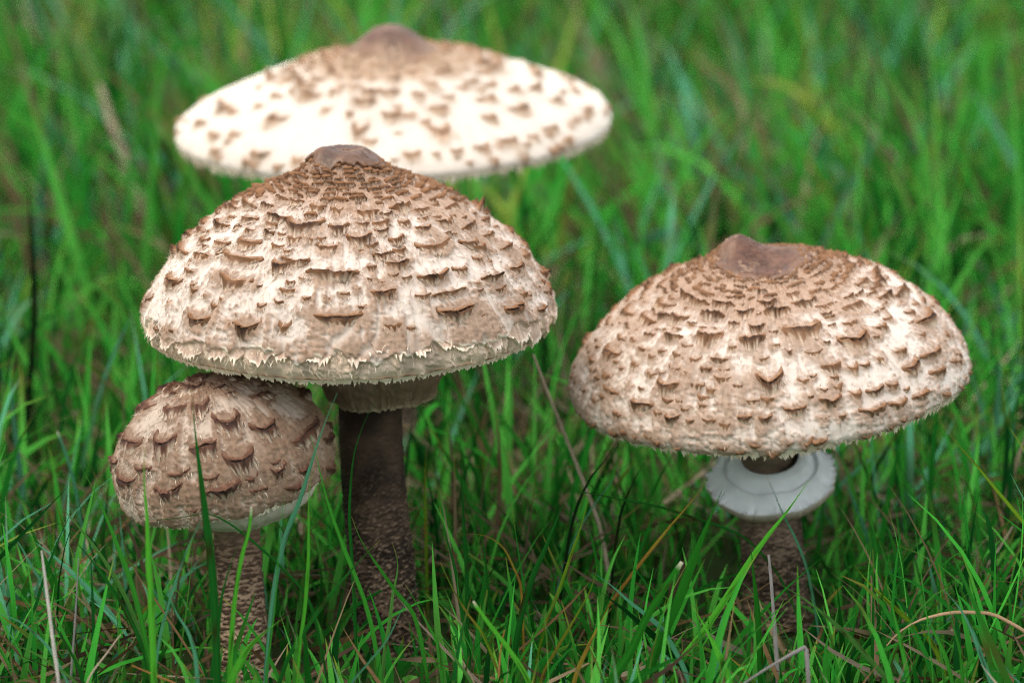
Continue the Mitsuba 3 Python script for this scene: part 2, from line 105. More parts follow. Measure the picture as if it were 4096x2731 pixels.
# single blades and stalks: points from tip to root in metres
HEROES = [
    ('grass_blade', 'bright', 0.00170, False, 'tall bright green blade standing upright before the left side of the small young cap', [(-0.1019, 0.8038, 0.0923), (-0.1021, 0.8016, 0.0840), (-0.1013, 0.7989, 0.0738), (-0.1008, 0.7955, 0.0613), (-0.1001, 0.7922, 0.0492), (-0.0993, 0.7868, 0.0290), (-0.0988, 0.7835, -0.0040)]),
    ('grass_blade', 'dark', 0.00221, False, 'tallest dark green blade crossing the middle of the small young mushroom', [(-0.0895, 0.8129, 0.1069), (-0.0885, 0.8098, 0.0953), (-0.0870, 0.8066, 0.0834), (-0.0856, 0.8037, 0.0728), (-0.0841, 0.8006, 0.0609), (-0.0829, 0.7966, 0.0460), (-0.0822, 0.7915, 0.0272), (-0.0819, 0.7884, -0.0040)]),
    ('grass_blade', 'blue', 0.00139, False, 'long bluish blade leaning right, its tip reaching the collar of the large domed mushroom', [(-0.0502, 0.8365, 0.0985), (-0.0534, 0.8346, 0.0912), (-0.0575, 0.8314, 0.0796), (-0.0613, 0.8283, 0.0680), (-0.0647, 0.8262, 0.0600), (-0.0670, 0.8239, 0.0515), (-0.0692, 0.8201, 0.0374), (-0.0708, 0.8149, 0.0180), (-0.0714, 0.8127, -0.0040)]),
    ('grass_blade', 'green', 0.00114, False, 'thin blade leaning left, tip over the right edge of the small young cap', [(-0.0578, 0.8334, 0.0869), (-0.0559, 0.8314, 0.0796), (-0.0534, 0.8288, 0.0698), (-0.0505, 0.8265, 0.0612), (-0.0461, 0.8236, 0.0502), (-0.0423, 0.8210, 0.0405), (-0.0398, 0.8185, 0.0313), (-0.0362, 0.8150, -0.0040)]),
    ('grass_blade', 'bright', 0.00125, False, 'narrow bright notched blade standing upright by the right edge of the small young cap', [(-0.0562, 0.8216, 0.0816), (-0.0576, 0.8196, 0.0741), (-0.0578, 0.8180, 0.0680), (-0.0578, 0.8156, 0.0590), (-0.0587, 0.8115, 0.0439), (-0.0606, 0.8075, 0.0288), (-0.0621, 0.8042, -0.0040)]),
    ('grass_blade', 'bright', 0.00162, True, 'blunt cut blade with pale tip standing before the stem of the small young mushroom', [(-0.0736, 0.8138, 0.0717), (-0.0742, 0.8123, 0.0660), (-0.0764, 0.8100, 0.0576), (-0.0786, 0.8063, 0.0438), (-0.0798, 0.8009, 0.0235), (-0.0804, 0.7981, -0.0040)]),
    ('grass_blade', 'dark', 0.00100, False, 'short dark blade leaning over the left edge of the snakeskin patterned stem', [(-0.0778, 0.8157, 0.0596), (-0.0806, 0.8138, 0.0523), (-0.0825, 0.8119, 0.0451), (-0.0837, 0.8091, 0.0348), (-0.0856, 0.8056, 0.0217), (-0.0869, 0.8030, -0.0040)]),
    ('grass_blade', 'green', 0.00175, False, 'stout blade with yellow spotted tip between the small mushroom stem and the dark stem', [(-0.0640, 0.8204, 0.0771), (-0.0656, 0.8175, 0.0662), (-0.0665, 0.8148, 0.0560), (-0.0674, 0.8115, 0.0439), (-0.0699, 0.8056, 0.0217), (-0.0710, 0.8030, -0.0040)]),
    ('grass_blade', 'dark', 0.00113, False, 'dark diagonal blade pointing up right across the dark stem of the domed mushroom', [(-0.0374, 0.8161, 0.0611), (-0.0443, 0.8143, 0.0542), (-0.0518, 0.8120, 0.0457), (-0.0581, 0.8097, 0.0372), (-0.0643, 0.8070, 0.0270), (-0.0708, 0.8042, -0.0040)]),
    ('grass_blade', 'blue', 0.00101, False, 'bluish straight blade pointing up right before the foot of the dark stem', [(-0.0266, 0.8178, 0.0479), (-0.0307, 0.8161, 0.0416), (-0.0358, 0.8135, 0.0318), (-0.0408, 0.8119, 0.0258), (-0.0458, 0.8103, 0.0198), (-0.0522, 0.8082, -0.0040)]),
    ('grass_blade', 'bright', 0.00223, False, 'broad bright blade bending right near the foot of the snakeskin stem', [(-0.0639, 0.8010, 0.0431), (-0.0698, 0.7999, 0.0389), (-0.0741, 0.7987, 0.0348), (-0.0772, 0.7973, 0.0294), (-0.0790, 0.7962, 0.0253), (-0.0838, 0.7934, -0.0040)]),
    ('grass_blade', 'dark', 0.00091, False, 'dark curved blade running up the dark stem to its collar', [(-0.0403, 0.8551, 0.0905), (-0.0446, 0.8527, 0.0818), (-0.0468, 0.8506, 0.0736), (-0.0478, 0.8465, 0.0586), (-0.0471, 0.8432, 0.0461), (-0.0462, 0.8390, 0.0305), (-0.0454, 0.8355, -0.0040)]),
    ('grass_blade', 'green', 0.00116, False, 'green blade leaning left across the lower part of the dark stem', [(-0.0469, 0.8416, 0.0596), (-0.0437, 0.8396, 0.0521), (-0.0385, 0.8376, 0.0447), (-0.0340, 0.8360, 0.0384), (-0.0289, 0.8343, 0.0322), (-0.0263, 0.8318, 0.0229), (-0.0235, 0.8291, -0.0040)]),
    ('grass_blade', 'lightgreen', 0.00103, False, 'pale green wavy blade before the lower dark stem', [(-0.0350, 0.8396, 0.0521), (-0.0334, 0.8378, 0.0453), (-0.0347, 0.8360, 0.0384), (-0.0359, 0.8335, 0.0291), (-0.0372, 0.8315, 0.0217), (-0.0389, 0.8289, -0.0040)]),
    ('grass_blade', 'blue', 0.00111, False, 'bluish blade with whitish tip leaning left, left of the snakeskin stem', [(-0.0973, 0.8035, 0.0527), (-0.0945, 0.8015, 0.0449), (-0.0908, 0.7999, 0.0389), (-0.0889, 0.7981, 0.0324), (-0.0883, 0.7962, 0.0253), (-0.0873, 0.7933, -0.0040)]),
    ('grass_blade', 'green', 0.00155, False, 'long green blade leaning left, its tip beside the small young cap', [(-0.1244, 0.8313, 0.0789), (-0.1181, 0.8282, 0.0674), (-0.1135, 0.8252, 0.0564), (-0.1088, 0.8219, 0.0439), (-0.1047, 0.8172, 0.0264), (-0.1020, 0.8142, -0.0040)]),
    ('grass_blade', 'lightgreen', 0.00115, False, 'light green blade leaning far left, left of the small young mushroom', [(-0.1339, 0.8383, 0.0666), (-0.1268, 0.8364, 0.0592), (-0.1195, 0.8339, 0.0501), (-0.1148, 0.8320, 0.0430), (-0.1090, 0.8286, 0.0304), (-0.1034, 0.8253, -0.0040)]),
    ('grass_blade', 'dark', 0.00114, False, 'dark green blade leaning left just below a lighter one, left of the small mushroom', [(-0.1290, 0.8264, 0.0607), (-0.1223, 0.8246, 0.0539), (-0.1161, 0.8224, 0.0459), (-0.1109, 0.8203, 0.0379), (-0.1057, 0.8172, 0.0264), (-0.1008, 0.8143, -0.0040)]),
    ('grass_blade', 'blue', 0.00142, True, 'tall soft blue green blade with whitish tip rising left of the small young cap', [(-0.1487, 0.9487, 0.0534), (-0.1439, 0.9450, 0.0398), (-0.1415, 0.9421, 0.0290), (-0.1403, 0.9398, 0.0204), (-0.1386, 0.9363, 0.0073), (-0.1356, 0.9330, -0.0052)]),
    ('grass_blade', 'dark', 0.00082, False, 'thin dark blade lying low behind the pale straw stalk at the left', [(-0.1391, 0.8128, 0.0485), (-0.1337, 0.8114, 0.0433), (-0.1286, 0.8093, 0.0354), (-0.1229, 0.8065, 0.0250), (-0.1174, 0.8038, -0.0040)]),
    ('dry_stalk', 'pale', 0.00132, False, 'thick pale straw stalk standing upright at the lower left', [(-0.1321, 0.8059, 0.0614), (-0.1305, 0.8026, 0.0492), (-0.1291, 0.7997, 0.0384), (-0.1273, 0.7962, 0.0253), (-0.1258, 0.7933, -0.0040)]),
    ('dry_stalk', 'grey', 0.00073, False, 'thin grey dead stalk standing right of the thick pale straw stalk', [(-0.1246, 0.8243, 0.0529), (-0.1251, 0.8215, 0.0424), (-0.1264, 0.8167, 0.0244), (-0.1267, 0.8156, 0.0204), (-0.1273, 0.8131, -0.0040)]),
    ('grass_blade', 'broad', 0.00210, False, 'broad green blade leaning left just behind the pale straw stalk', [(-0.1504, 0.8849, 0.0472), (-0.1457, 0.8822, 0.0370), (-0.1412, 0.8793, 0.0263), (-0.1368, 0.8760, 0.0140), (-0.1335, 0.8733, 0.0038), (-0.1326, 0.8725, -0.0040)]),
    ('dry_stalk', 'straw', 0.00071, False, 'short tan straw piece lying slanted in the grass at the lower left', [(-0.1105, 0.8045, 0.0369), (-0.1141, 0.8032, 0.0322), (-0.1197, 0.8011, 0.0244), (-0.1264, 0.7986, -0.0040)]),
    ('grass_blade', 'blue', 0.00076, False, 'bluish blade leaning right below the rim of the small young cap', [(-0.0840, 0.8100, 0.0768), (-0.0876, 0.8080, 0.0692), (-0.0921, 0.8053, 0.0595), (-0.0957, 0.8026, 0.0492), (-0.0992, 0.7991, 0.0360), (-0.1032, 0.7951, -0.0040)]),
    ('grass_blade', 'dark', 0.00069, False, 'thin dark blade arching level under the rim of the small young cap', [(-0.1041, 0.8252, 0.0640), (-0.0965, 0.8253, 0.0644), (-0.0876, 0.8257, 0.0658), (-0.0813, 0.8250, 0.0631), (-0.0738, 0.8235, 0.0576), (-0.0649, 0.8214, 0.0497), (-0.0586, 0.8194, 0.0424), (-0.0561, 0.8174, 0.0351), (-0.0512, 0.8136, -0.0040)]),
    ('dry_stalk', 'orange', 0.00068, False, 'orange brown twig lying flat near the lower left corner', [(-0.1068, 0.7975, 0.0303), (-0.0988, 0.7967, 0.0270), (-0.0945, 0.7962, 0.0253), (-0.0806, 0.7948, -0.0040)]),
    ('grass_blade', 'blue', 0.00089, False, 'bluish slender blade entering from the left edge, leaning left', [(-0.1573, 0.8839, 0.0434), (-0.1512, 0.8822, 0.0370), (-0.1479, 0.8806, 0.0311), (-0.1446, 0.8791, 0.0258), (-0.1423, 0.8771, 0.0183), (-0.1399, 0.8749, -0.0040)]),
    ('grass_blade', 'lightgreen', 0.00071, False, 'light green blade lying nearly flat at the lower left edge', [(-0.1438, 0.7992, 0.0365), (-0.1362, 0.7987, 0.0345), (-0.1286, 0.7975, 0.0301), (-0.1225, 0.7963, 0.0257), (-0.1116, 0.7942, -0.0040)]),
    ('grass_blade', 'blue', 0.00082, False, 'pale bluish blade arching low by the left edge beside the straw stalk', [(-0.1485, 0.8108, 0.0413), (-0.1409, 0.8103, 0.0391), (-0.1357, 0.8093, 0.0354), (-0.1306, 0.8078, 0.0300), (-0.1207, 0.8050, -0.0040)]),
    ('grass_blade', 'dark', 0.00139, False, 'tall dark blurred blade just left of the small young cap', [(-0.1288, 0.9265, 0.0480), (-0.1300, 0.9231, 0.0352), (-0.1311, 0.9207, 0.0263), (-0.1309, 0.9178, 0.0157), (-0.1303, 0.9141, 0.0017), (-0.1294, 0.9111, -0.0094)]),
    ('grass_blade', 'blue', 0.00113, False, 'blue green blade rising to the lower left rim of the small young cap', [(-0.1233, 0.9043, 0.0423), (-0.1225, 0.9017, 0.0327), (-0.1216, 0.8988, 0.0218), (-0.1208, 0.8960, 0.0114), (-0.1211, 0.8935, 0.0021)]),
    ('grass_blade', 'bright', 0.00158, True, 'bright cut blade with white torn tip, leaning left between the two big mushrooms', [(-0.0110, 0.8069, 0.0460), (-0.0063, 0.8052, 0.0395), (-0.0012, 0.8035, 0.0332), (0.0049, 0.8009, 0.0235), (0.0106, 0.7984, -0.0040)]),
    ('grass_blade', 'green', 0.00103, False, 'green blade leaning right, crossing above the white tipped cut blade', [(0.0180, 0.8145, 0.0549), (0.0142, 0.8126, 0.0477), (0.0091, 0.8103, 0.0391), (0.0044, 0.8082, 0.0315), (-0.0012, 0.8056, 0.0216), (-0.0062, 0.8032, -0.0040)]),
    ('grass_blade', 'yellow', 0.00076, False, 'thin yellowish blade leaning right in the gap between the two big mushrooms', [(0.0245, 0.8237, 0.0507), (0.0229, 0.8221, 0.0448), (0.0186, 0.8200, 0.0370), (0.0125, 0.8174, 0.0270), (0.0092, 0.8158, 0.0211), (0.0043, 0.8134, -0.0040)]),
    ('grass_blade', 'lightgreen', 0.00102, False, 'pale green blade leaning left at the bottom, right of the dark stem foot', [(-0.0237, 0.8056, 0.0411), (-0.0198, 0.8041, 0.0355), (-0.0156, 0.8025, 0.0297), (-0.0114, 0.8009, 0.0235), (-0.0052, 0.7984, -0.0040)]),
    ('grass_blade', 'dark', 0.00106, False, 'dark straight blade leaning slightly left, right of the dark stem', [(-0.0213, 0.8470, 0.0605), (-0.0191, 0.8447, 0.0516), (-0.0167, 0.8423, 0.0427), (-0.0148, 0.8395, 0.0324), (-0.0128, 0.8364, 0.0208), (-0.0113, 0.8339, -0.0040)]),
    ('grass_blade', 'dark', 0.00121, False, 'tall dark upright blade in the gap, second right of the dark stem', [(-0.0159, 0.8888, 0.0616), (-0.0152, 0.8857, 0.0504), (-0.0147, 0.8831, 0.0407), (-0.0139, 0.8799, 0.0285), (-0.0137, 0.8759, 0.0138), (-0.0135, 0.8741, -0.0040)]),
    ('grass_blade', 'yellow', 0.00090, False, 'tall yellow green blurred blade next to the right edge of the dark stem', [(-0.0274, 0.9281, 0.0538), (-0.0279, 0.9245, 0.0406), (-0.0277, 0.9218, 0.0304), (-0.0274, 0.9184, 0.0177), (-0.0272, 0.9163, 0.0101), (-0.0270, 0.9149, -0.0040)]),
    ('grass_blade', 'yellow', 0.00066, False, 'yellowish spotted blade leaning left above the white tipped cut blade', [(-0.0206, 0.8240, 0.0516), (-0.0173, 0.8221, 0.0448), (-0.0135, 0.8204, 0.0384), (-0.0078, 0.8183, 0.0306), (0.0005, 0.8153, -0.0040)]),
    ('grass_blade', 'gold', 0.00100, False, 'golden brown blade arching over to the left in the middle gap', [(-0.0155, 0.8735, 0.0434), (-0.0108, 0.8735, 0.0434), (-0.0058, 0.8731, 0.0419), (-0.0023, 0.8723, 0.0390), (0.0002, 0.8711, 0.0342), (0.0027, 0.8694, 0.0279), (0.0032, 0.8672, 0.0197), (0.0038, 0.8648, -0.0040)]),
    ('grass_blade', 'yellow', 0.00099, False, 'long yellow green blade leaning right below the left rim of the tilted mushroom', [(0.0239, 0.8680, 0.0614), (0.0215, 0.8653, 0.0514), (0.0180, 0.8626, 0.0413), (0.0136, 0.8593, 0.0289), (0.0101, 0.8571, 0.0208), (0.0063, 0.8547, -0.0040)]),
    ('grass_blade', 'dark', 0.00184, False, 'broad dark blade leaning right in the centre of the gap', [(0.0167, 0.8482, 0.0647), (0.0138, 0.8465, 0.0586), (0.0099, 0.8440, 0.0492), (0.0055, 0.8414, 0.0394), (0.0026, 0.8386, 0.0292), (0.0007, 0.8358, 0.0184), (-0.0008, 0.8335, -0.0040)]),
    ('grass_blade', 'blue', 0.00088, False, 'long blue green blade slanting up to the rim of the tilted mushroom', [(0.0410, 0.9088, 0.0592), (0.0317, 0.9064, 0.0502), (0.0255, 0.9043, 0.0422), (0.0209, 0.9023, 0.0348), (0.0162, 0.8995, 0.0243), (0.0142, 0.8975, 0.0168), (0.0120, 0.8954, -0.0040)]),
    ('grass_blade', 'dark', 0.00114, False, 'dark upright blurred blade in the gap near the tilted mushroom', [(0.0198, 0.9069, 0.0522), (0.0188, 0.9044, 0.0427), (0.0178, 0.9015, 0.0318), (0.0167, 0.8988, 0.0218), (0.0162, 0.8961, 0.0118), (0.0159, 0.8945, -0.0040)]),
    ('grass_blade', 'dark', 0.00071, False, 'very long dark blade arching across to the stem of the tilted mushroom', [(0.0058, 0.8859, 0.0509), (0.0108, 0.8870, 0.0524), (0.0210, 0.8877, 0.0522), (0.0336, 0.8878, 0.0498), (0.0428, 0.8881, 0.0481), (0.0514, 0.8881, 0.0454), (0.0611, 0.8880, 0.0422), (0.0718, 0.8875, 0.0376), (0.0909, 0.8866, -0.0040)]),
    ('grass_blade', 'gold', 0.00142, False, 'withered orange yellow blade leaning right at the bottom of the gap', [(0.0286, 0.8205, 0.0389), (0.0243, 0.8189, 0.0329), (0.0215, 0.8175, 0.0274), (0.0182, 0.8154, 0.0197), (0.0146, 0.8131, -0.0040)]),
    ('grass_blade', 'blue', 0.00191, False, 'broad pale bluish blade lying slanted, left of the tilted mushroom stem', [(0.0232, 0.8327, 0.0456), (0.0294, 0.8316, 0.0414), (0.0341, 0.8305, 0.0373), (0.0389, 0.8295, 0.0336), (0.0437, 0.8284, 0.0294), (0.0548, 0.8258, -0.0040)]),
    ('grass_blade', 'green', 0.00085, False, 'green blade with orange tip leaning left before the dark stem foot', [(-0.0307, 0.8223, 0.0455), (-0.0277, 0.8210, 0.0407), (-0.0244, 0.8194, 0.0347), (-0.0210, 0.8176, 0.0279), (-0.0201, 0.8158, 0.0211), (-0.0188, 0.8133, -0.0040)]),
    ('dry_stalk', 'orange', 0.00061, False, 'thin orange brown dead stalk standing at the bottom of the gap', [(-0.0021, 0.8095, 0.0364), (-0.0034, 0.8076, 0.0292), (-0.0038, 0.8056, 0.0216), (-0.0042, 0.8030, -0.0040)]),
    ('grass_blade', 'bright', 0.00182, False, 'long bright blade leaning right across the white collar of the tilted mushroom', [(0.0883, 0.8587, 0.0654), (0.0824, 0.8565, 0.0571), (0.0744, 0.8539, 0.0473), (0.0680, 0.8514, 0.0380), (0.0631, 0.8494, 0.0307), (0.0562, 0.8468, 0.0209), (0.0503, 0.8448, 0.0136), (0.0457, 0.8433, -0.0040)]),
    ('grass_blade', 'broad', 0.00293, False, 'broad dark blade leaning right up to the left edge of the white collar', [(0.0612, 0.8389, 0.0689), (0.0570, 0.8364, 0.0593), (0.0528, 0.8337, 0.0492), (0.0492, 0.8311, 0.0396), (0.0439, 0.8280, 0.0279), (0.0387, 0.8243, 0.0143), (0.0362, 0.8225, -0.0040)]),
    ('grass_blade', 'broad', 0.00297, True, 'broad cut blade with pale blunt tip, left of the blade that touches the white collar', [(0.0483, 0.8145, 0.0550), (0.0440, 0.8129, 0.0488), (0.0383, 0.8105, 0.0399), (0.0337, 0.8079, 0.0305), (0.0281, 0.8056, 0.0216), (0.0226, 0.8032, -0.0040)]),
    ('grass_blade', 'gold', 0.00089, False, 'thin yellow and brown blade slanting up to the left edge of the white collar', [(0.0603, 0.8873, 0.0563), (0.0547, 0.8855, 0.0494), (0.0481, 0.8835, 0.0419), (0.0414, 0.8813, 0.0339), (0.0337, 0.8787, 0.0242), (0.0270, 0.8761, 0.0146), (0.0227, 0.8745, -0.0040)]),
    ('grass_blade', 'bright', 0.00195, False, 'bright short blade leaning left in front of the tilted mushroom stem foot', [(0.0511, 0.8113, 0.0431), (0.0552, 0.8095, 0.0365), (0.0588, 0.8077, 0.0295), (0.0619, 0.8056, 0.0216), (0.0655, 0.8031, -0.0040)]),
    ('grass_blade', 'lightgreen', 0.00146, False, 'light green blade leaning left, white edged tip before the tilted mushroom stem', [(0.0781, 0.8270, 0.0435), (0.0843, 0.8260, 0.0398), (0.0911, 0.8246, 0.0347), (0.0984, 0.8229, 0.0282), (0.1036, 0.8214, 0.0226), (0.1088, 0.8197, 0.0166), (0.1144, 0.8180, -0.0040)]),
    ('grass_blade', 'green', 0.00134, False, 'spotted upright blade right of the tilted mushroom stem', [(0.1073, 0.8174, 0.0467), (0.1091, 0.8154, 0.0392), (0.1112, 0.8132, 0.0307), (0.1132, 0.8104, 0.0203), (0.1150, 0.8080, -0.0040)]),
    ('grass_blade', 'lightgreen', 0.00116, False, 'light green blade curving left under the right half of the tilted cap', [(0.1241, 0.9215, 0.0291), (0.1276, 0.9198, 0.0230), (0.1299, 0.9176, 0.0146), (0.1310, 0.9156, 0.0074), (0.1316, 0.9138, 0.0007)]),
    ('grass_blade', 'yellow', 0.00141, False, 'blade with orange brown tip leaning left, right of the tilted mushroom stem', [(0.1026, 0.8617, 0.0380), (0.1067, 0.8604, 0.0331), (0.1121, 0.8590, 0.0278), (0.1186, 0.8574, 0.0221), (0.1267, 0.8553, 0.0142), (0.1324, 0.8539, -0.0040)]),
    ('grass_blade', 'blue', 0.00135, False, 'bluish blade leaning left near the right end of the picture below an arching dry stalk', [(0.1240, 0.8219, 0.0440), (0.1289, 0.8204, 0.0385), (0.1320, 0.8190, 0.0330), (0.1351, 0.8168, 0.0249), (0.1377, 0.8149, 0.0179), (0.1407, 0.8128, -0.0040)]),
    ('dry_stalk', 'dryarch', 0.00126, False, 'reddish tan dry stalk arching over low at the lower right', [(0.1089, 0.8271, 0.0249), (0.1136, 0.8284, 0.0294), (0.1199, 0.8292, 0.0325), (0.1304, 0.8297, 0.0343), (0.1383, 0.8296, 0.0340), (0.1445, 0.8289, 0.0315), (0.1514, 0.8277, 0.0269), (0.1632, 0.8256, -0.0040)]),
    ('dry_stalk', 'grey', 0.00133, False, 'pale grey dead stalk bent sharply like a roof before the tilted mushroom foot', [(0.0650, 0.8054, 0.0211), (0.0742, 0.8070, 0.0268), (0.0834, 0.8082, 0.0316), (0.0839, 0.8069, 0.0266), (0.0842, 0.8056, 0.0216), (0.0847, 0.8030, -0.0040)]),
    ('dry_stalk', 'grey', 0.00139, False, 'straight grey dead stalk standing before the stem of the tilted mushroom', [(0.0763, 0.8530, 0.0439), (0.0771, 0.8507, 0.0354), (0.0779, 0.8476, 0.0240), (0.0790, 0.8430, 0.0069), (0.0792, 0.8419, -0.0040)]),
    ('grass_blade', 'broad', 0.00191, False, 'dark upright blade in front of the left side of the tilted mushroom stem', [(0.0701, 0.8445, 0.0510), (0.0709, 0.8423, 0.0428), (0.0720, 0.8396, 0.0326), (0.0730, 0.8354, 0.0172), (0.0736, 0.8333, -0.0040)]),
    ('grass_blade', 'blue', 0.00119, False, 'bluish blurred blade leaning left, just right of the white collar', [(0.1083, 0.9552, 0.0391), (0.1124, 0.9526, 0.0294), (0.1166, 0.9498, 0.0190), (0.1196, 0.9470, 0.0087), (0.1226, 0.9436, -0.0040)]),
    ('grass_blade', 'yellow', 0.00122, False, 'long blade with a brown spot slanting down right from the rim of the tilted cap', [(0.1323, 0.8916, 0.0724), (0.1373, 0.8901, 0.0665), (0.1422, 0.8886, 0.0611), (0.1467, 0.8872, 0.0558), (0.1522, 0.8855, 0.0494), (0.1573, 0.8839, 0.0435), (0.1627, 0.8819, 0.0360), (0.1723, 0.8783, -0.0040)]),
    ('grass_blade', 'black', 0.00087, False, 'nearly black thin blade hanging under the left rim of the tilted cap', [(0.0339, 0.9007, 0.0675), (0.0293, 0.8986, 0.0597), (0.0247, 0.8971, 0.0542), (0.0201, 0.8946, 0.0449), (0.0176, 0.8920, 0.0350), (0.0139, 0.8881, -0.0040)]),
    ('grass_blade', 'black', 0.00097, False, 'nearly black thicker blade, second under the left half of the tilted cap', [(0.0431, 0.8990, 0.0611), (0.0375, 0.8966, 0.0523), (0.0339, 0.8942, 0.0434), (0.0324, 0.8920, 0.0350), (0.0314, 0.8900, 0.0276), (0.0297, 0.8868, -0.0040)]),
    ('grass_blade', 'green', 0.00114, False, 'short spotted blade leaning left under the arching dry stalk', [(0.1173, 0.8210, 0.0407), (0.1201, 0.8195, 0.0350), (0.1227, 0.8180, 0.0295), (0.1248, 0.8168, 0.0249), (0.1295, 0.8141, -0.0040)]),
    ('grass_blade', 'green', 0.00104, False, 'upright green blade crossing the arching dry stalk', [(0.1260, 0.8256, 0.0385), (0.1281, 0.8234, 0.0302), (0.1297, 0.8218, 0.0242), (0.1302, 0.8203, 0.0186), (0.1310, 0.8180, -0.0040)]),
    ('grass_blade', 'broad', 0.00200, False, 'broad blurred blade with orange tip leaning right near the right edge', [(0.1644, 0.9397, 0.0199), (0.1585, 0.9382, 0.0142), (0.1532, 0.9362, 0.0068), (0.1467, 0.9339, -0.0017), (0.1408, 0.9316, -0.0103)]),
    ('grass_blade', 'blue', 0.00102, False, 'short bluish blade in the lower right corner', [(0.1392, 0.8072, 0.0278), (0.1423, 0.8061, 0.0236), (0.1443, 0.8056, 0.0216), (0.1523, 0.8035, -0.0040)]),
    ('dry_stalk', 'straw', 0.00082, False, 'thin tan stalk leaning right near the right edge', [(0.1621, 0.9311, 0.0265), (0.1569, 0.9290, 0.0186), (0.1522, 0.9272, 0.0119), (0.1487, 0.9255, 0.0057), (0.1468, 0.9246, -0.0040)]),
    ('dry_stalk', 'straw', 0.00141, False, 'thin tan straw slanting down right from the rim of the domed cap', [(0.0068, 0.9456, 0.0804), (0.0104, 0.9431, 0.0712), (0.0161, 0.9394, 0.0576), (0.0238, 0.9344, 0.0388), (0.0288, 0.9307, 0.0249), (0.0325, 0.9279, -0.0040)]),
    ('grass_blade', 'blue', 0.00072, False, 'thin blade end lying against the white collar of the tilted mushroom', [(0.0787, 0.8923, 0.0556), (0.0809, 0.8911, 0.0510), (0.0837, 0.8894, 0.0446), (0.0879, 0.8872, 0.0365), (0.0912, 0.8849, 0.0279), (0.0957, 0.8818, -0.0040)]),
    ('dry_stalk', 'straw', 0.00437, False, 'tall pale blurred straw standing alone behind the tilted mushroom', [(0.1217, 1.5793, 0.0502), (0.1236, 1.5725, 0.0246), (0.1247, 1.5659, 0.0002), (0.1257, 1.5588, -0.0265)]),
    ('dry_stalk', 'straw', 0.00513, False, 'long pale blurred straw leaning left, left of the flat pale cap', [(-0.1976, 1.4324, 0.0815), (-0.1903, 1.4264, 0.0591), (-0.1817, 1.4201, 0.0355), (-0.1732, 1.4144, 0.0143), (-0.1695, 1.4097, -0.0034)]),
    ('dry_stalk', 'grey', 0.00602, False, 'bent whitish blurred stalk behind the left edge of the flat pale cap', [(-0.2030, 1.6883, 0.0705), (-0.1959, 1.6876, 0.0678), (-0.1873, 1.6824, 0.0484), (-0.1686, 1.6779, 0.0318), (-0.1570, 1.6751, -0.0040)]),
    ('dry_stalk', 'straw', 0.00667, False, 'soft tan blurred straw leaning left near the upper left corner', [(-0.2923, 1.7911, 0.0680), (-0.2817, 1.7849, 0.0445), (-0.2726, 1.7782, 0.0196), (-0.2681, 1.7707, -0.0082)]),
    ('grass_blade', 'black', 0.00245, False, 'dark upright blurred blade standing near the left edge', [(-0.1800, 1.0989, 0.1116), (-0.1776, 1.0913, 0.0834), (-0.1767, 1.0852, 0.0606), (-0.1786, 1.0764, 0.0278), (-0.1791, 1.0717, 0.0104), (-0.1792, 1.0703, -0.0040)]),
    ('grass_blade', 'blue', 0.00345, False, 'blue green blurred blade slanting behind the peak of the tilted cap', [(0.1530, 1.4717, 0.0348), (0.1433, 1.4664, 0.0150), (0.1346, 1.4608, -0.0058)]),
    ('grass_blade', 'blue', 0.00544, False, 'blurred blue green blade arching left of the tilted cap peak', [(0.0435, 1.3107, 0.0136), (0.0513, 1.3137, 0.0248), (0.0610, 1.3160, 0.0333), (0.0726, 1.3165, 0.0352), (0.0823, 1.3152, 0.0305), (0.0975, 1.3133, -0.0040)]),
]

# ------------------------------------------------------------------ mushroom builders
CREAM, TAN, BROWN, DARK, PALE = C(.73, .65, .59), C(.425, .283, .20), C(.180, .088, .042), C(.040, .022, .016), C(.84, .76, .63)

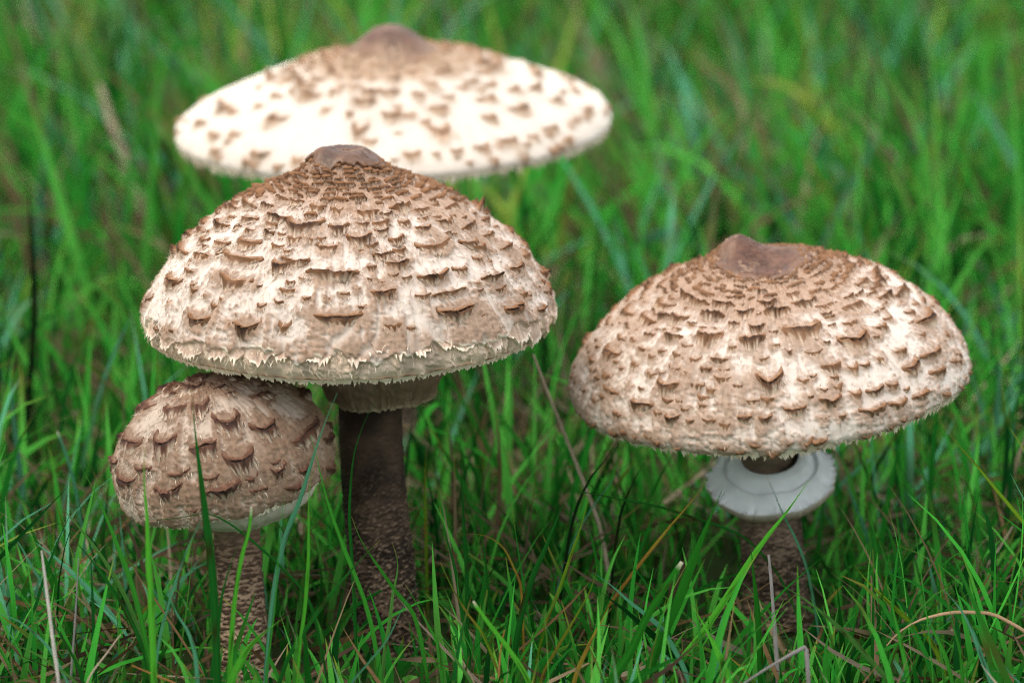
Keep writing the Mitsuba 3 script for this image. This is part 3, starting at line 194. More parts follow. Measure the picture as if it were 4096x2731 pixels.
def scale_mesh(cap, th, t, w, h, kind, rng, pal, lift=1.0):
    """One scale of torn skin: joined to the cap on its uphill side, lifted towards a ragged lip downhill, with a fibrous face below the lip. w, h in metres."""
    big = w > 0.0055
    nu, nv = (19, 13) if big else (9, 9)
    v1 = np.r_[np.linspace(-1, 0.3, nv - 6), 0.42, 0.52, 0.62, 0.74, 0.87, 1.0]
    u, v = np.meshgrid(np.linspace(-1, 1, nu), v1)
    ph = rng.uniform(0, 50)
    q = lambda fu, fv, sd: nz(np.stack([u * fu + ph, v * fv + 3.3, 0 * u + sd], -1), 1, sd) - 0.5
    wt = 6 * max(1.0, w / 0.007)
    teeth = q(wt, 0, 3) + 0.8 * q(wt * 2.6, 0, 4)
    slow = q(1.6, 0, 5)
    rough = q(5, 5, 8)
    sag, curl = rng.normal(0, 0.10), rng.uniform(0.1, 1.0)
    smile = rng.uniform(0.35, 0.9)
    U = u * (1 - 0.10 * np.clip(-v, 0, 1)) * (1 - 0.22 * sstep(0.3, 1, v)) + 0.06 * rough
    Vv = np.where(v < 0.42, -0.85 + (v + 1) * 0.49, -0.154 + (v - 0.42) * 1.95) if kind not in ('tile', 'hem') else np.where(v < 0.42, v * 0.95, 0.40 + (v - 0.42) * (0.75 if kind == 'hem' else 0.3))
    V = np.where(Vv > 0, Vv * np.sqrt(np.clip(1 - 0.85 * u**2, 0.05, 1)), Vv) - (0.95 * smile * u**2 - 0.25 * smile if kind not in ('tile', 'hem') else 0.3 * smile * u**2) + sag * u + 0.45 * slow
    V = V + (0.42 * teeth * sstep(0.45, 1, v) + 0.22 * teeth * sstep(0, .5, v)) * (0.35 if kind == 'tile' else 1)
    r = cap.rad(t)
    tt = np.clip(t + V * h / 2 / cap.L, 0.0, 1.0)
    tha = th + U * w / 2 / r
    p, n, ac, dn = cap.frame(tha, tt)
    edge = np.clip((1 - np.abs(u)**(2.6 if kind == 'hem' else 4.5)), 0, 1)
    if kind == 'hem':
        out = 0.0002 + 0.0010 * sstep(-0.3, 0.9, v) * (0.6 + 0.4 * edge) + 0.0008 * sstep(0.5, 1, v) * (0.5 + teeth)
        up = 0 * out
    else:
        hm = lift * (0.0006 + 0.125 * min(w, 0.010)) * rng.uniform(0.7, 1.35)
        flat = rng.uniform() < 0.4 and kind == 'lip'
        hm *= 0.6 if flat else 1.0
        if kind == 'soft': hm *= 0.75
        rise = np.where(v < 0.47, sstep(-1.05, 0.55, v)**1.3 / sstep(-1.05, .55, .47)**1.3, 1 - 0.95 * np.clip((v - 0.47) / 0.5, 0, 1)**1.25)
        if kind == 'tile': rise = np.where(v < 0.5, 0.55 + 0.45 * sstep(-1, 0.2, v), 1 - 0.9 * sstep(0.5, 1, v))
        out = hm * rise * (0.18 + 0.82 * edge) * (1 + (0.9 * rough + 0.9 * teeth * sstep(0, .45, v)) * (0.4 if kind == 'tile' else 1))
        out = np.maximum(out, 0.00006) + (0.0005 if kind != 'soft' else 0.0003)
        up = hm * 0.3 * curl * sstep(0.0, 0.47, v) * sstep(0.85, 0.5, v) * edge
        if kind == 'groove':
            out = out * 0.9 - 0.45 * hm * np.exp(-((v - 0.40 - 0.2 * rough) / 0.10)**2) * edge
    pos = p + n * out[..., None] - dn * up[..., None]
    streak = q(16 * w / 0.012, 1.0, 9) + 0.5
    fine = q(40 * w / 0.012, 2.0, 10) + 0.5
    if kind == 'hem':
        col = mixc(pal['tan'] * 1.0, pal['cream'], 0.55 * streak)
        col = col * (0.8 + 0.4 * fine)[..., None]
        col = mixc(col, pal['pale'], 0.9 * sstep(0.5, 0.9, v + 0.5 * (streak - 0.5)))
    else:
        tone = rng.uniform(0.75, 1.3)
        mat = mixc(pal['tan'], pal['brown'] * 1.2, np.clip(0.42 + 0.75 * sstep(-0.85, 0.0, v) + 0.8 * (streak - 0.5) + 0.5 * rough, 0, 1))
        face = mixc(pal['brown'] * 1.15 * tone, pal['tan'] * 1.08, np.clip(-0.10 + sstep(0.55, 1.0, v) * 0.7 + 0.55 * (streak - 0.5) + 0.5 * (fine - 0.5), 0, 1))
        face = mixc(face, pal['pale'], 0.40 * sstep(0.68, 1.0, v + 0.5 * (fine - 0.5)))
        col = np.where((v < 0.47)[..., None], mat, face) * (0.72 + 0.55 * fine)[..., None]
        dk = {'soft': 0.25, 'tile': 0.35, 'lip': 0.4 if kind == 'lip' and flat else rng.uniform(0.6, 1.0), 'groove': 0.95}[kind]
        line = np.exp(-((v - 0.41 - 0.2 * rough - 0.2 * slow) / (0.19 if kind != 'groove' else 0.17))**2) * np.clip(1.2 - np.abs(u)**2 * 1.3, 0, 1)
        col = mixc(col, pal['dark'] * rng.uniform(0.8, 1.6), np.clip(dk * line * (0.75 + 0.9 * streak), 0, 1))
        if kind == 'tile': col = mixc(col, pal['brown'] * tone * (0.7 + 0.6 * fine)[..., None], 0.9 * sstep(0.8, 0.5, v))
    nb = nu * nv
    ring = np.r_[np.arange(nu), np.arange(1, nv) * nu + nu - 1, nb - 2 - np.arange(nu - 1), (np.arange(nv - 2, 0, -1)) * nu]
    base = p.reshape(-1, 3)[ring] - n.reshape(-1, 3)[ring] * 0.0012
    if kind != 'hem': base = base + (p.reshape(-1, 3).mean(0) - base) * 0.10
    m = len(ring)
    V_ = np.vstack([pos.reshape(-1, 3), pos.reshape(-1, 3)[ring], base])
    c2 = col.reshape(-1, 3)[ring]
    K = np.vstack([col.reshape(-1, 3), c2, c2 * 0.9])
    i = np.arange(m); j = (i + 1) % m
    F = np.vstack([grid_faces(nv, nu), np.stack([nb + i, nb + m + i, nb + m + j], 1), np.stack([nb + i, nb + m + j, nb + j], 1)])
    return V_, F, K

def merge(parts):
    at, V, F, K = 0, [], [], []
    for v, f, k in parts:
        V.append(v); F.append(f + at); K.append(k); at += len(v)
    return np.vstack(V), np.vstack(F), np.vstack(K)

def hairs(cap, n, rng, tr, lo, hi, colf, lift=(0.05, 0.5), sway=0.5, width=0.00013, where=None):
    th, t = where or (rng.uniform(-math.pi, math.pi, n), tr[0] + (tr[1] - tr[0]) * rng.uniform(0, 1, n)**0.8)
    p, nn, ac, dn = cap.frame(th, t)
    L = rng.uniform(lo, hi, n)
    d = unit(dn + ac * rng.normal(0, sway, (n, 1)) + nn * rng.uniform(*lift, (n, 1)))
    side = unit(np.cross(d, nn + 0.3 * ac)) * width
    a, b, c = p + nn * 0.0002, p + nn * 0.0002 + d * L[:, None] * 0.55, p + d * L[:, None] + nn * (L * rng.uniform(-0.15, 0.25, n))[:, None]
    V = np.stack([a - side, a + side, b - side * 0.8, b + side * 0.8, c], 1).reshape(-1, 3)
    o = np.arange(n)[:, None] * 5
    F = np.vstack([o + np.array(x) for x in ([0, 1, 3], [0, 3, 2], [2, 3, 4])])
    return V, F, np.repeat(colf(th, t, rng), 5, 0)

def edge_hairs(cap, marks, rng, per, lo, hi, pal):
    """Short fibres splaying down from the torn lower edges of the scales."""
    TH, TT = [], []
    for (a, t, w, h, kind) in marks:
        m = int(per * w / 0.01 * rng.uniform(.6, 1.4))
        uu = rng.uniform(-1, 1, m)
        TH.append(a + uu * w / 2 / cap.rad(t)); TT.append(t + h / cap.L * (0.30 - 0.30 * uu**2 + rng.normal(0, 0.06, m)))
    th, t = np.concatenate(TH), np.clip(np.concatenate(TT), 0.01, 0.99)
    return hairs(cap, len(th), rng, (0, 1), lo, hi, lambda a, b, g: mixc(pal['brown'] * 1.1, pal['pale'] * .95, g.uniform(0, 1, len(a))**1.2), (0.1, 0.75), 0.45, 0.00011, (th, t))

def cap_body(key, cap, marks, pal, nth, nt, side_dir=1.0, low=0.18, gain=1.0, splits=1.0, umbo_t=0.0, hemline=None):
    th = np.linspace(-math.pi, math.pi, nth, endpoint=False)
    t = np.linspace(0.0, 1.0, nt)**0.92
    TH, TT = np.meshgrid(th, t, indexing='xy')
    P, N, AC, DN = cap.frame(TH, TT)
    loc = cap.local(TH, TT)
    r = cap.rad(t)
    mats = np.zeros_like(TH)
    for (a, tc, w, h, kind) in marks:
        dw, dh = 0.5 * w * 1.25 / r[np.argmin(abs(t - tc))], 0.5 * h * 1.5 / cap.L
        rows = np.where(np.abs(t - tc - 0.25 * dh) < 2.2 * dh)[0]
        if not len(rows): continue
        dth = (th - a + math.pi) % (2 * math.pi) - math.pi
        cols = np.where(np.abs(dth) < 2 * dw)[0]
        if not len(cols): continue
        uu = dth[cols][None] / dw
        g = np.exp(-(uu**2 + ((t[rows][:, None] - tc - 0.1 * dh + 0.45 * dh * uu**2) / dh)**2)**1.2)
        sub = mats[np.ix_(rows, cols)]
        mats[np.ix_(rows, cols)] = np.maximum(sub, g)
    q = np.stack([loc[..., 0], loc[..., 1], loc[..., 2] * 0.0], -1)
    dirn = np.stack([np.sin(TH), np.cos(TH), 0 * TH], -1) * cap.R
    s = (TT * cap.L)[..., None]
    fibre = np.concatenate([dirn[..., :2] * 1.0, s * 0.10], -1)
    f1 = fb(fibre, 650, cap.seed + 1, 3)
    f2 = fb(np.concatenate([dirn[..., :2], s * 0.2], -1), 1300, cap.seed + 2, 2)
    lump = fb(loc, 190, cap.seed + 4, 3)
    speck = fb(loc, 900, cap.seed + 6, 2)
    macro = fb(loc, 75, cap.seed + 5, 3)
    sp = np.abs(fb(np.concatenate([dirn[..., :2], s * 0.25], -1), 115, cap.seed + 7, 2) - 0.5)
    split = np.exp(-(sp / 0.035)**2) * sstep(0.25, 0.6, TT) * splits
    cover = mats * 0.62 + 0.95 * (macro - 0.5) + 0.8 * (lump - 0.5) + 1.0 * (f1 - 0.5) + 0.5 * (speck - 0.5) + low * sstep(0.3, 0.75, TT) + 0.12 * side_dir * np.sin(TH) + 0.02
    cover = sstep(0.05, 0.6, cover * gain) * (1 - 0.85 * split)
    col = mixc(pal['cream'], pal['tan'], 0.9 * cover)
    col = col * (1 - 0.38 * cover * (f2 - 0.35) * 1.6 - 0.12 * (f1 - 0.5))[..., None]
    col = mixc(col, pal['tan'] * 0.80, 0.40 * mats)
    col = mixc(col, pal['brown'], 0.55 * sstep(0.6, 0.78, speck) * cover)
    if umbo_t:
        um = sstep(umbo_t * 1.6, umbo_t * 0.85, TT + 0.06 * (macro - 0.5))
        col = mixc(col, pal['tan'] * 0.95, um * 0.95)
    disp = 0.0007 * cover + 0.0011 * (f1 - 0.5) * sstep(0.05, 0.3, TT) + 0.0005 * (lump - 0.5) + 0.0005 * (speck - 0.5) * (0.3 + cover) - 0.0004 * split
    if hemline:
        hz = np.stack([np.cos(TH), np.sin(TH), 0 * TH], -1)
        edge = hemline + 0.05 * (nz(hz, 11, 31) - 0.5) + 0.02 * (nz(hz, 60, 32) - 0.5) + 0.012 * (f1 - .5)
        under = sstep(edge - 0.004, edge + 0.004, TT)
        disp = disp + 0.0008 * sstep(edge - 0.12, edge, TT) * (1 - under) - 0.0004 * under
        col = mixc(col, pal['margin'] * (0.85 + 0.4 * f1)[..., None], under * 0.9)
        col = mixc(col, pal['pale'], np.exp(-((TT - edge + 0.004) / 0.006)**2) * 0.8 * sstep(.45, .7, nz(hz, 23, 35)))
        col = col * (1 - 0.35 * under * sstep(.5, .75, nz(np.concatenate([dirn[..., :2], s * .15], -1), 330, 36)))[..., None]
    rag = 0.0011 * (f2 - 0.5) + 0.0012 * (f1 - 0.5)
    P = P + N * disp[..., None] + DN * (rag * sstep(0.95, 1.0, TT))[..., None]
    put(key, P.reshape(-1, 3), grid_faces(nt, nth, True), col.reshape(-1, 3))

def rim_fringe(key, cap, n, rng, pal, length=0.0016):
    th = np.sort(rng.uniform(-math.pi, math.pi, n))
    p, nn, ac, dn = cap.frame(th, np.full(n, 0.985))
    w = rng.uniform(0.0003, 0.0009, n)[:, None]
    L = (rng.uniform(0.3, 1.0, n) ** 1.5 * length)[:, None]
    d = unit(dn + nn * rng.uniform(-0.1, 0.35, (n, 1)) - cap.ez * 0.4 + ac * rng.normal(0, 0.35, (n, 1)))
    e = p + dn * 0.0006
    V = np.stack([e - ac * w - dn * 0.001, e + ac * w - dn * 0.001, e + d * L * 0.5 + ac * w * 0.7, e + d * L * 0.5 - ac * w * 0.7, e + d * L * 1.3, e - nn * 0.0005], 1).reshape(-1, 3)
    o = np.arange(n)[:, None] * 6
    F = np.vstack([o + np.array(x) for x in ([0, 1, 2], [0, 2, 3], [3, 2, 4], [0, 5, 1], [5, 0, 3], [1, 5, 2], [5, 3, 4], [2, 5, 4])])
    col = mixc(pal['margin'], pal['pale'], rng.uniform(0.0, 0.9, n))
    put(key, V, F, np.repeat(col, 6, 0), smooth=False)
    tag(key, kind='stuff')

def gills(key, cap, rise, stem_r, pal, n=120):
    th = np.linspace(-math.pi, math.pi, n * 4, endpoint=False)
    v = np.linspace(0, 1, 9)
    TH, VV = np.meshgrid(th, v)
    edge = cap.local(TH, np.ones_like(TH))
    r0 = np.hypot(edge[..., 0], edge[..., 1]) - 0.0007
    r = r0 + (stem_r - r0) * VV
    z = edge[..., 2] + 0.0006 + rise * np.sin(VV * math.pi / 2)**0.8
    fold = np.abs((np.arange(n * 4) % 4) - 1.5)[None] / 1.5
    z = z - 0.003 * (fold - 0.4) * sstep(0, 0.12, VV) * sstep(1, 0.85, VV)
    p = cap.world(np.stack([r * np.sin(TH), -r * np.cos(TH), z], -1))
    put(key, p.reshape(-1, 3), grid_faces(9, n * 4, True), np.tile(C(.66, .6, .5), (p.size // 3, 1)))

def umbo_part(key, cap, t1, pal, rng, over=0.0007, sheen=0.25, pit=1.0):
    nth, nt = 120, 36
    TH, VV = np.meshgrid(np.linspace(-math.pi, math.pi, nth, endpoint=False), np.linspace(0, 1, nt))
    ed = t1 * (1 + 0.10 * (nz(np.stack([np.cos(TH) * 22, np.sin(TH) * 22, 0 * TH], -1), 1, cap.seed + 17) - 0.5) + 0.20 * (nz(np.stack([np.cos(TH) * 2.2, np.sin(TH) * 2.2, 0 * TH], -1), 1, cap.seed + 11) - 0.5) * 2 + 0.12 * (nz(np.stack([np.cos(TH) * 9, np.sin(TH) * 9, 0 * TH], -1), 1, cap.seed + 12) - 0.5))
    TT = VV * ed
    P, N, AC, DN = cap.frame(TH, np.maximum(TT, 1e-4))
    loc = cap.local(TH, TT)
    l1, l2, l3 = fb(loc, 260, cap.seed + 13, 4), fb(loc, 1100, cap.seed + 14, 2), fb(loc * np.array([0.5, 1.6, 1]), 500, cap.seed + 15, 3)
    crack = np.exp(-((l3 - 0.5) / 0.03)**2)
    drop = sstep(0.93, 1.0, VV)
    d = over * (0.5 + 0.8 * sstep(0, 0.9, VV)) + 0.0009 * (l1 - 0.5) + 0.0003 * (l2 - 0.5) - 0.0003 * crack * pit - (over * 2 + 0.001) * drop
    P = P + N * d[..., None]
    col = mixc(pal['umbo'] * 0.62, pal['umbo'] * 1.35, sstep(0.25, 0.75, l1))
    col = mixc(col, pal['brown'] * 0.55 + pal['umbo'] * 0.6, sstep(0.45, 0.95, VV + 0.5 * (l1 - 0.5)))
    col = mixc(col, pal['tan'] * 0.95, 0.85 * crack * sstep(0.5, 0.9, VV))
    col = mixc(col, pal['umbo'] * 0.45, 0.6 * crack * pit + 0.25 * sstep(.55, .7, l2))
    put(key, P.reshape(-1, 3), grid_faces(nt, nth, True), col.reshape(-1, 3), 'mat_umbo')

def stem_part(key, pts, rad, seed, style):
    pts, rad = np.array(pts), np.array(rad)
    d = np.r_[0, np.cumsum(np.linalg.norm(np.diff(pts, axis=0), axis=1))]
    nt, nth = 260, 96
    s = np.linspace(0, d[-1], nt)
    c = PchipInterpolator(d, pts)(s); r = PchipInterpolator(d, rad)(s)
    fq = 1.6
    ax = unit(np.gradient(c, axis=0)); e1 = unit(np.cross(ax, [0, 1, 0])); e2 = np.cross(ax, e1)
    th = np.linspace(0, 2 * math.pi, nth, endpoint=False)
    dirs = np.cos(th)[None, :, None] * e1[:, None] + np.sin(th)[None, :, None] * e2[:, None]
    A = np.stack([np.cos(th)[None] * r[:, None], np.sin(th)[None] * r[:, None], np.repeat(s[:, None], nth, 1)], -1)
    n1, n2, n3 = fb(A, 330 * fq, seed, 3), fb(A * np.array([1, 1, 2.0]), 420 * fq, seed + 1, 3), fb(A, 1500, seed + 2, 2)
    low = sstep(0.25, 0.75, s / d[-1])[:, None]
    if style == 'snake':
        band = sstep(0.46, 0.56, n2 + 0.25 * (n1 - 0.5)) * sstep(0.12, 0.38, s / d[-1])[:, None]
        base = mixc(C(.25, .165, .115), C(.37, .27, .185), low + 0 * n1)
        col = mixc(base, C(.075, .043, .029), band)
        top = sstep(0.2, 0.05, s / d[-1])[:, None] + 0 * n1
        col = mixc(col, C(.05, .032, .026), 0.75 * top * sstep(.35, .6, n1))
        disp = 0.0007 * band + 0.0004 * (n3 - 0.5)
    else:
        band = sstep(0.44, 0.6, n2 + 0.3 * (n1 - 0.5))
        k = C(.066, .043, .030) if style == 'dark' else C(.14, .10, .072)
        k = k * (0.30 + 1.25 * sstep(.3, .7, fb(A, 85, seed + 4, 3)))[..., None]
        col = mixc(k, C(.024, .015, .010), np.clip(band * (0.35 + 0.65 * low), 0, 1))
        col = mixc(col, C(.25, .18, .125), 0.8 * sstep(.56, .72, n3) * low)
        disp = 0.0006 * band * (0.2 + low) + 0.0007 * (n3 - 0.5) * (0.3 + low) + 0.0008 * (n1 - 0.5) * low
    col = col * (0.75 + 0.5 * n3)[..., None]
    p = c[:, None] + dirs * (r[:, None] + disp)[..., None]
    put(key, p.reshape(-1, 3), grid_faces(nt, nth, True)[:, ::-1], col.reshape(-1, 3))

def ring_part(key, center, lean, toward, prof, cols, seed, rag=0.001, wav=0.0012, rough=0.0004, torn=None):
    """A collar round the stem: prof is a closed run of (radius, height) in mm, cols one colour per point."""
    o = np.array(center, float)
    a = unit(np.array([-math.sin(lean), -math.sin(toward), math.cos(math.hypot(lean, toward))]))
    ex = unit(np.array([1, 0, 0]) - a * a[0]); ey = np.cross(a, ex)
    pr = np.array(prof, float) / 1000; k = np.arange(len(pr))
    kk = np.linspace(0, len(pr) - 1, 7 * (len(pr) - 1) + 1)
    R, Z = PchipInterpolator(k, pr[:, 0])(kk), PchipInterpolator(k, pr[:, 1])(kk)
    K = np.stack([np.interp(kk, k, np.array(cols)[:, q]) for q in range(3)], -1)
    nth = 260
    th = np.linspace(-math.pi, math.pi, nth, endpoint=False)
    TH = np.repeat(th[None], len(kk), 0)
    cs = np.stack([np.cos(TH), np.sin(TH), 0 * TH], -1)
    far = sstep(R.min() + 0.15 * (R.max() - R.min()), R.min() + 0.55 * (R.max() - R.min()), R)[:, None]
    w1, w2, w3 = nz(cs, 2.1, seed) - 0.5, nz(cs, 17, seed + 1) - 0.5, nz(cs, 55, seed + 2) - 0.5
    tw = far if torn is None else np.interp(kk, k, torn)[:, None]
    RR = R[:, None] * (1 + (0.10 if torn is None else 0.035) * w1 * far) + rag * (w2 + 0.8 * w3) * tw
    ZZ = Z[:, None] + wav * (2 if torn is None else 0.6) * w1 * far + rag * 0.8 * (w2 + w3) * tw
    loc = np.stack([RR * np.sin(TH), -RR * np.cos(TH), ZZ], -1)
    RR = RR + rough * (fb(loc, 500, seed + 8, 3) - 0.5)
    loc = np.stack([RR * np.sin(TH), -RR * np.cos(TH), ZZ], -1)
    n1 = fb(loc, 350, seed + 5, 3); n2 = nz(np.stack([cs[..., 0] * 60, cs[..., 1] * 60, Z[:, None] * 100 + 0 * TH], -1), 1, seed + 6)
    p = o + loc[..., :1] * ex + loc[..., 1:2] * ey + loc[..., 2:] * a
    col = K[:, None] * (0.84 + 0.22 * n1 + 0.05 * n2)[..., None]
    put(key, p.reshape(-1, 3), grid_faces(len(kk), nth, True)[:, ::-1], col.reshape(-1, 3))

def in_view(cap, th, t):
    p, n, _, _ = cap.frame(th, t)
    return float(np.dot(n, unit(CAM - p))) > -0.25

def dress(key, cap, marks, fill, pal, rng, lift=1.0, most=298):
    """Scales: each one the camera side shows is a part of its own, the far side's are joined."""
    n, rear = 0, []
    for (a, t, w, h, kind) in sorted(list(marks) + list(fill), key=lambda m: -m[2] * m[3]):
        m = scale_mesh(cap, a, t, w, h, kind, rng, pal, lift)
        if n < most and in_view(cap, a, t):
            k = f'{key}__scale' + (f'_{n:03d}' if n else '')
            put(k, *m, smooth=True); n += 1
        else:
            rear.append(m)
    if rear:
        put(f'{key}__scales', *merge(rear), smooth=True)
        tag(f'{key}__scales', kind='stuff')

def rings(cap, rng, t0, t1, step, w0, w1, fill=0.8, avoid=(), asp=0.6, kind='lip', front=None):
    """Rows of scales round the cap between t0 and t1, widening outward, clear of those already placed."""
    out, t = [], t0
    taken = [(a, tt, w, h) for a, tt, w, h, _ in avoid]
    A = np.array(taken) if taken else np.zeros((0, 4))
    while t < t1:
        f = (t - t0) / (t1 - t0)
        w = w0 + (w1 - w0) * f
        r = float(cap.rad(t))
        n = max(4, int(2 * math.pi * r / (w * 1.18)))
        off = rng.uniform(0, 6.28)
        for i in range(n):
            if rng.uniform() > fill: continue
            a = (off + (i + rng.uniform(-.3, .3)) / n * 2 * math.pi + math.pi) % (2 * math.pi) - math.pi
            tt = t + rng.uniform(-.4, .4) * step / cap.L
            if front is not None and front(a, tt): continue
            ww = w * rng.uniform(0.65, 1.3)
            if len(A):
                dx = np.abs((A[:, 0] - a + math.pi) % (2 * math.pi) - math.pi) * r
                dy = np.abs(A[:, 1] - tt) * cap.L
                if np.any((dx < 0.5 * (A[:, 2] + ww) * 0.85) & (dy < 0.5 * (A[:, 3] + ww * asp) * 0.9)): continue
            out.append((a, tt, ww, ww * asp * rng.uniform(.8, 1.25), kind))
        t += step * (1 + 0.9 * f) / cap.L
    return out

def pal(**k):
    d = dict(cream=CREAM, tan=TAN, brown=BROWN, dark=DARK, pale=PALE, margin=C(.74, .585, .455), umbo=C(.115, .058, .039))
    d.update(k); return d

# ------------------------------------------------------------------ four parasol mushrooms
rng = np.random.default_rng(7)
# the large domed one
K = 'parasol_mushroom'
tag(K, 'large domed parasol mushroom with shaggy brown scales, standing tallest beside the small one', 'mushroom', 'parasol mushrooms in the grass')
pm = pal()
fr_main = lambda a, t: abs(a) < 1.35 and t > 0.43
fill = rings(MAIN, rng, 0.135, 0.42, 0.0021, 0.0026, 0.0058, 0.97, S_MAIN, 0.62, 'tile')
fill += rings(MAIN, rng, 0.40, 0.60, 0.0040, 0.0042, 0.0062, 0.75, S_MAIN, 0.6, 'lip')
fill += rings(MAIN, rng, 0.44, 0.90, 0.0075, 0.0075, 0.013, 0.75, S_MAIN, 0.5, 'groove', fr_main)
fill += rings(MAIN, rng, 0.46, 0.86, 0.0052, 0.0026, 0.0040, 0.42, list(S_MAIN) + fill, 0.7, 'soft', lambda a, t: abs(a) > 1.6)
hem_rear = [(a, 0.925, 0.009 * rng.uniform(.6, 1.6), 0.007, 'hem') for a in np.arange(1.5, 4.75, 0.15)]
cap_body(K + '__cap', MAIN, list(S_MAIN) + [f for f in fill if f[1] > .3], pm, 920, 320, 1.2, 0.12, 1.0, 1.0, 0.27, 0.905)
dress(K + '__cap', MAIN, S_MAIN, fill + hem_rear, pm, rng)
umbo_part(K + '__cap__umbo', MAIN, 0.150, pm, rng, 0.0009)
put(K + '__cap__fibres', *merge([edge_hairs(MAIN, list(S_MAIN) + [f for f in fill if f[4] != 'tile'], rng, 26, 0.0010, 0.0030, pm), hairs(MAIN, 4200, rng, (0.3, 0.97), 0.0012, 0.0034, lambda a, t, g: mixc(pm['tan'] * .9, pm['pale'], g.uniform(0, .9, len(a)))),
                                 hairs(MAIN, 1500, rng, (0.16, 0.5), 0.0008, 0.002, lambda a, t, g: mixc(pm['brown'], pm['tan'], g.uniform(0, 1, len(a))))]), smooth=False)
tag(K + '__cap__fibres', kind='stuff')
rim_fringe(K + '__cap__rim_fringe', MAIN, 1300, rng, pm)
gills(K + '__gills', MAIN, 0.012, 0.009, pm)
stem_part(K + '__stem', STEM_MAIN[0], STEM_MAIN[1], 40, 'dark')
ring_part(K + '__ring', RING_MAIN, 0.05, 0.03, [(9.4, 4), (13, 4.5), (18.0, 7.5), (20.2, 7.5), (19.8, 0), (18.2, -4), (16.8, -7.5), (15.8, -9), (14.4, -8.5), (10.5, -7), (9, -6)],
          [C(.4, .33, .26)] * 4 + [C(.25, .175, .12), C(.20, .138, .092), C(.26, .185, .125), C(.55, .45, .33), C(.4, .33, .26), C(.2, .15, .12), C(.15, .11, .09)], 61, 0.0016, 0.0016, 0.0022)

# the low one at the right
K = 'parasol_mushroom_001'
tag(K, 'broad tilted parasol mushroom with dented brown centre and a white collar on its stem', 'mushroom', 'parasol mushrooms in the grass')
pr = pal(cream=C(.74, .66, .60), tan=C(.46, .318, .235), umbo=C(.13, .060, .038), brown=C(.19, .098, .050))
fr_r = lambda a, t: abs(a) < 1.45 and t > 0.4 and False
fill = rings(RIGHT, rng, 0.175, 0.36, 0.0022, 0.0026, 0.0045, 0.95, S_RIGHT, 0.62, 'tile')
fill += rings(RIGHT, rng, 0.35, 0.5, 0.0030, 0.0040, 0.0058, 0.9, S_RIGHT, 0.6)
fill += rings(RIGHT, rng, 0.42, 0.97, 0.0042, 0.0032, 0.0042, 0.62, S_RIGHT, 0.62, 'soft')
cap_body(K + '__cap', RIGHT, list(S_RIGHT) + fill, pr, 740, 260, -0.8, 0.20, 1.0, 0.35, 0.33)
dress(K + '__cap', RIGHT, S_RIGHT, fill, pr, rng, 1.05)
umbo_part(K + '__cap__umbo', RIGHT, 0.185, pr, rng, 0.0006)
put(K + '__cap__fibres', *merge([edge_hairs(RIGHT, S_RIGHT, rng, 18, 0.0008, 0.0022, pr), hairs(RIGHT, 3800, rng, (0.3, 0.98), 0.001, 0.0026, lambda a, t, g: mixc(pr['tan'] * .9, pr['pale'], g.uniform(0, .8, len(a))))]), smooth=False)
tag(K + '__cap__fibres', kind='stuff')
rim_fringe(K + '__cap__rim_fringe', RIGHT, 1300, rng, pr, 0.0026)
gills(K + '__gills', RIGHT, 0.012, 0.009, pr)
stem_part(K + '__stem', STEM_RIGHT[0], STEM_RIGHT[1], 50, 'brown')
W = C(.88, .92, .97)
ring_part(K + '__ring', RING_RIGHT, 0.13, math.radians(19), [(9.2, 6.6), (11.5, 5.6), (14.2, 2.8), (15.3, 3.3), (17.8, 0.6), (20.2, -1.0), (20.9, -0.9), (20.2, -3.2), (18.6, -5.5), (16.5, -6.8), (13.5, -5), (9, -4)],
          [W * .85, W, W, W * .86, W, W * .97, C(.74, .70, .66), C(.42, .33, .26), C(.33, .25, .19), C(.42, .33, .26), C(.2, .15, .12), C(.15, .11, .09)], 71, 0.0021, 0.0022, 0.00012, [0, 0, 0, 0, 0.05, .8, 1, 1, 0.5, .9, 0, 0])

# the young one under the large cap
K = 'parasol_mushroom_002'
tag(K, 'small young parasol mushroom with closed egg shaped cap, tucked under the large domed cap', 'mushroom', 'parasol mushrooms in the grass')
ps = pal(cream=C(.52, .43, .36), tan=C(.29, .182, .122), brown=C(.105, .050, .032), dark=C(.035, .019, .016), margin=C(.52, .43, .34))
fill = rings(SMALL, rng, 0.05, 0.26, 0.0042, 0.0045, 0.0065, 0.9, S_SMALL, 0.8)
fill += rings(SMALL, rng, 0.25, 0.9, 0.0085, 0.007, 0.0105, 0.8, S_SMALL, 0.6, 'groove', lambda a, t: abs(a + .15) < 1.3 and not (a > .3 and t < .5))
cap_body(K + '__cap', SMALL, list(S_SMALL) + fill, ps, 500, 190, 1.2, 0.42, 1.05, 0.3, 0.2)
S_SMALL = [(a, t, w * 1.08, h * 1.0, k) for a, t, w, h, k in S_SMALL]
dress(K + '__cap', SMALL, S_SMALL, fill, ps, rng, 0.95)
put(K + '__cap__fibres', *merge([edge_hairs(SMALL, S_SMALL, rng, 26, 0.001, 0.003, ps), hairs(SMALL, 2200, rng, (0.1, 0.98), 0.001, 0.003, lambda a, t, g: mixc(ps['tan'] * .8, ps['pale'], g.uniform(0, .7, len(a))))]), smooth=False)
tag(K + '__cap__fibres', kind='stuff')
rim_fringe(K + '__cap__rim_fringe', SMALL, 800, rng, ps, 0.0014)
gills(K + '__gills', SMALL, 0.008, 0.007, ps, 80)
stem_part(K + '__stem', STEM_SMALL[0], STEM_SMALL[1], 60, 'snake')
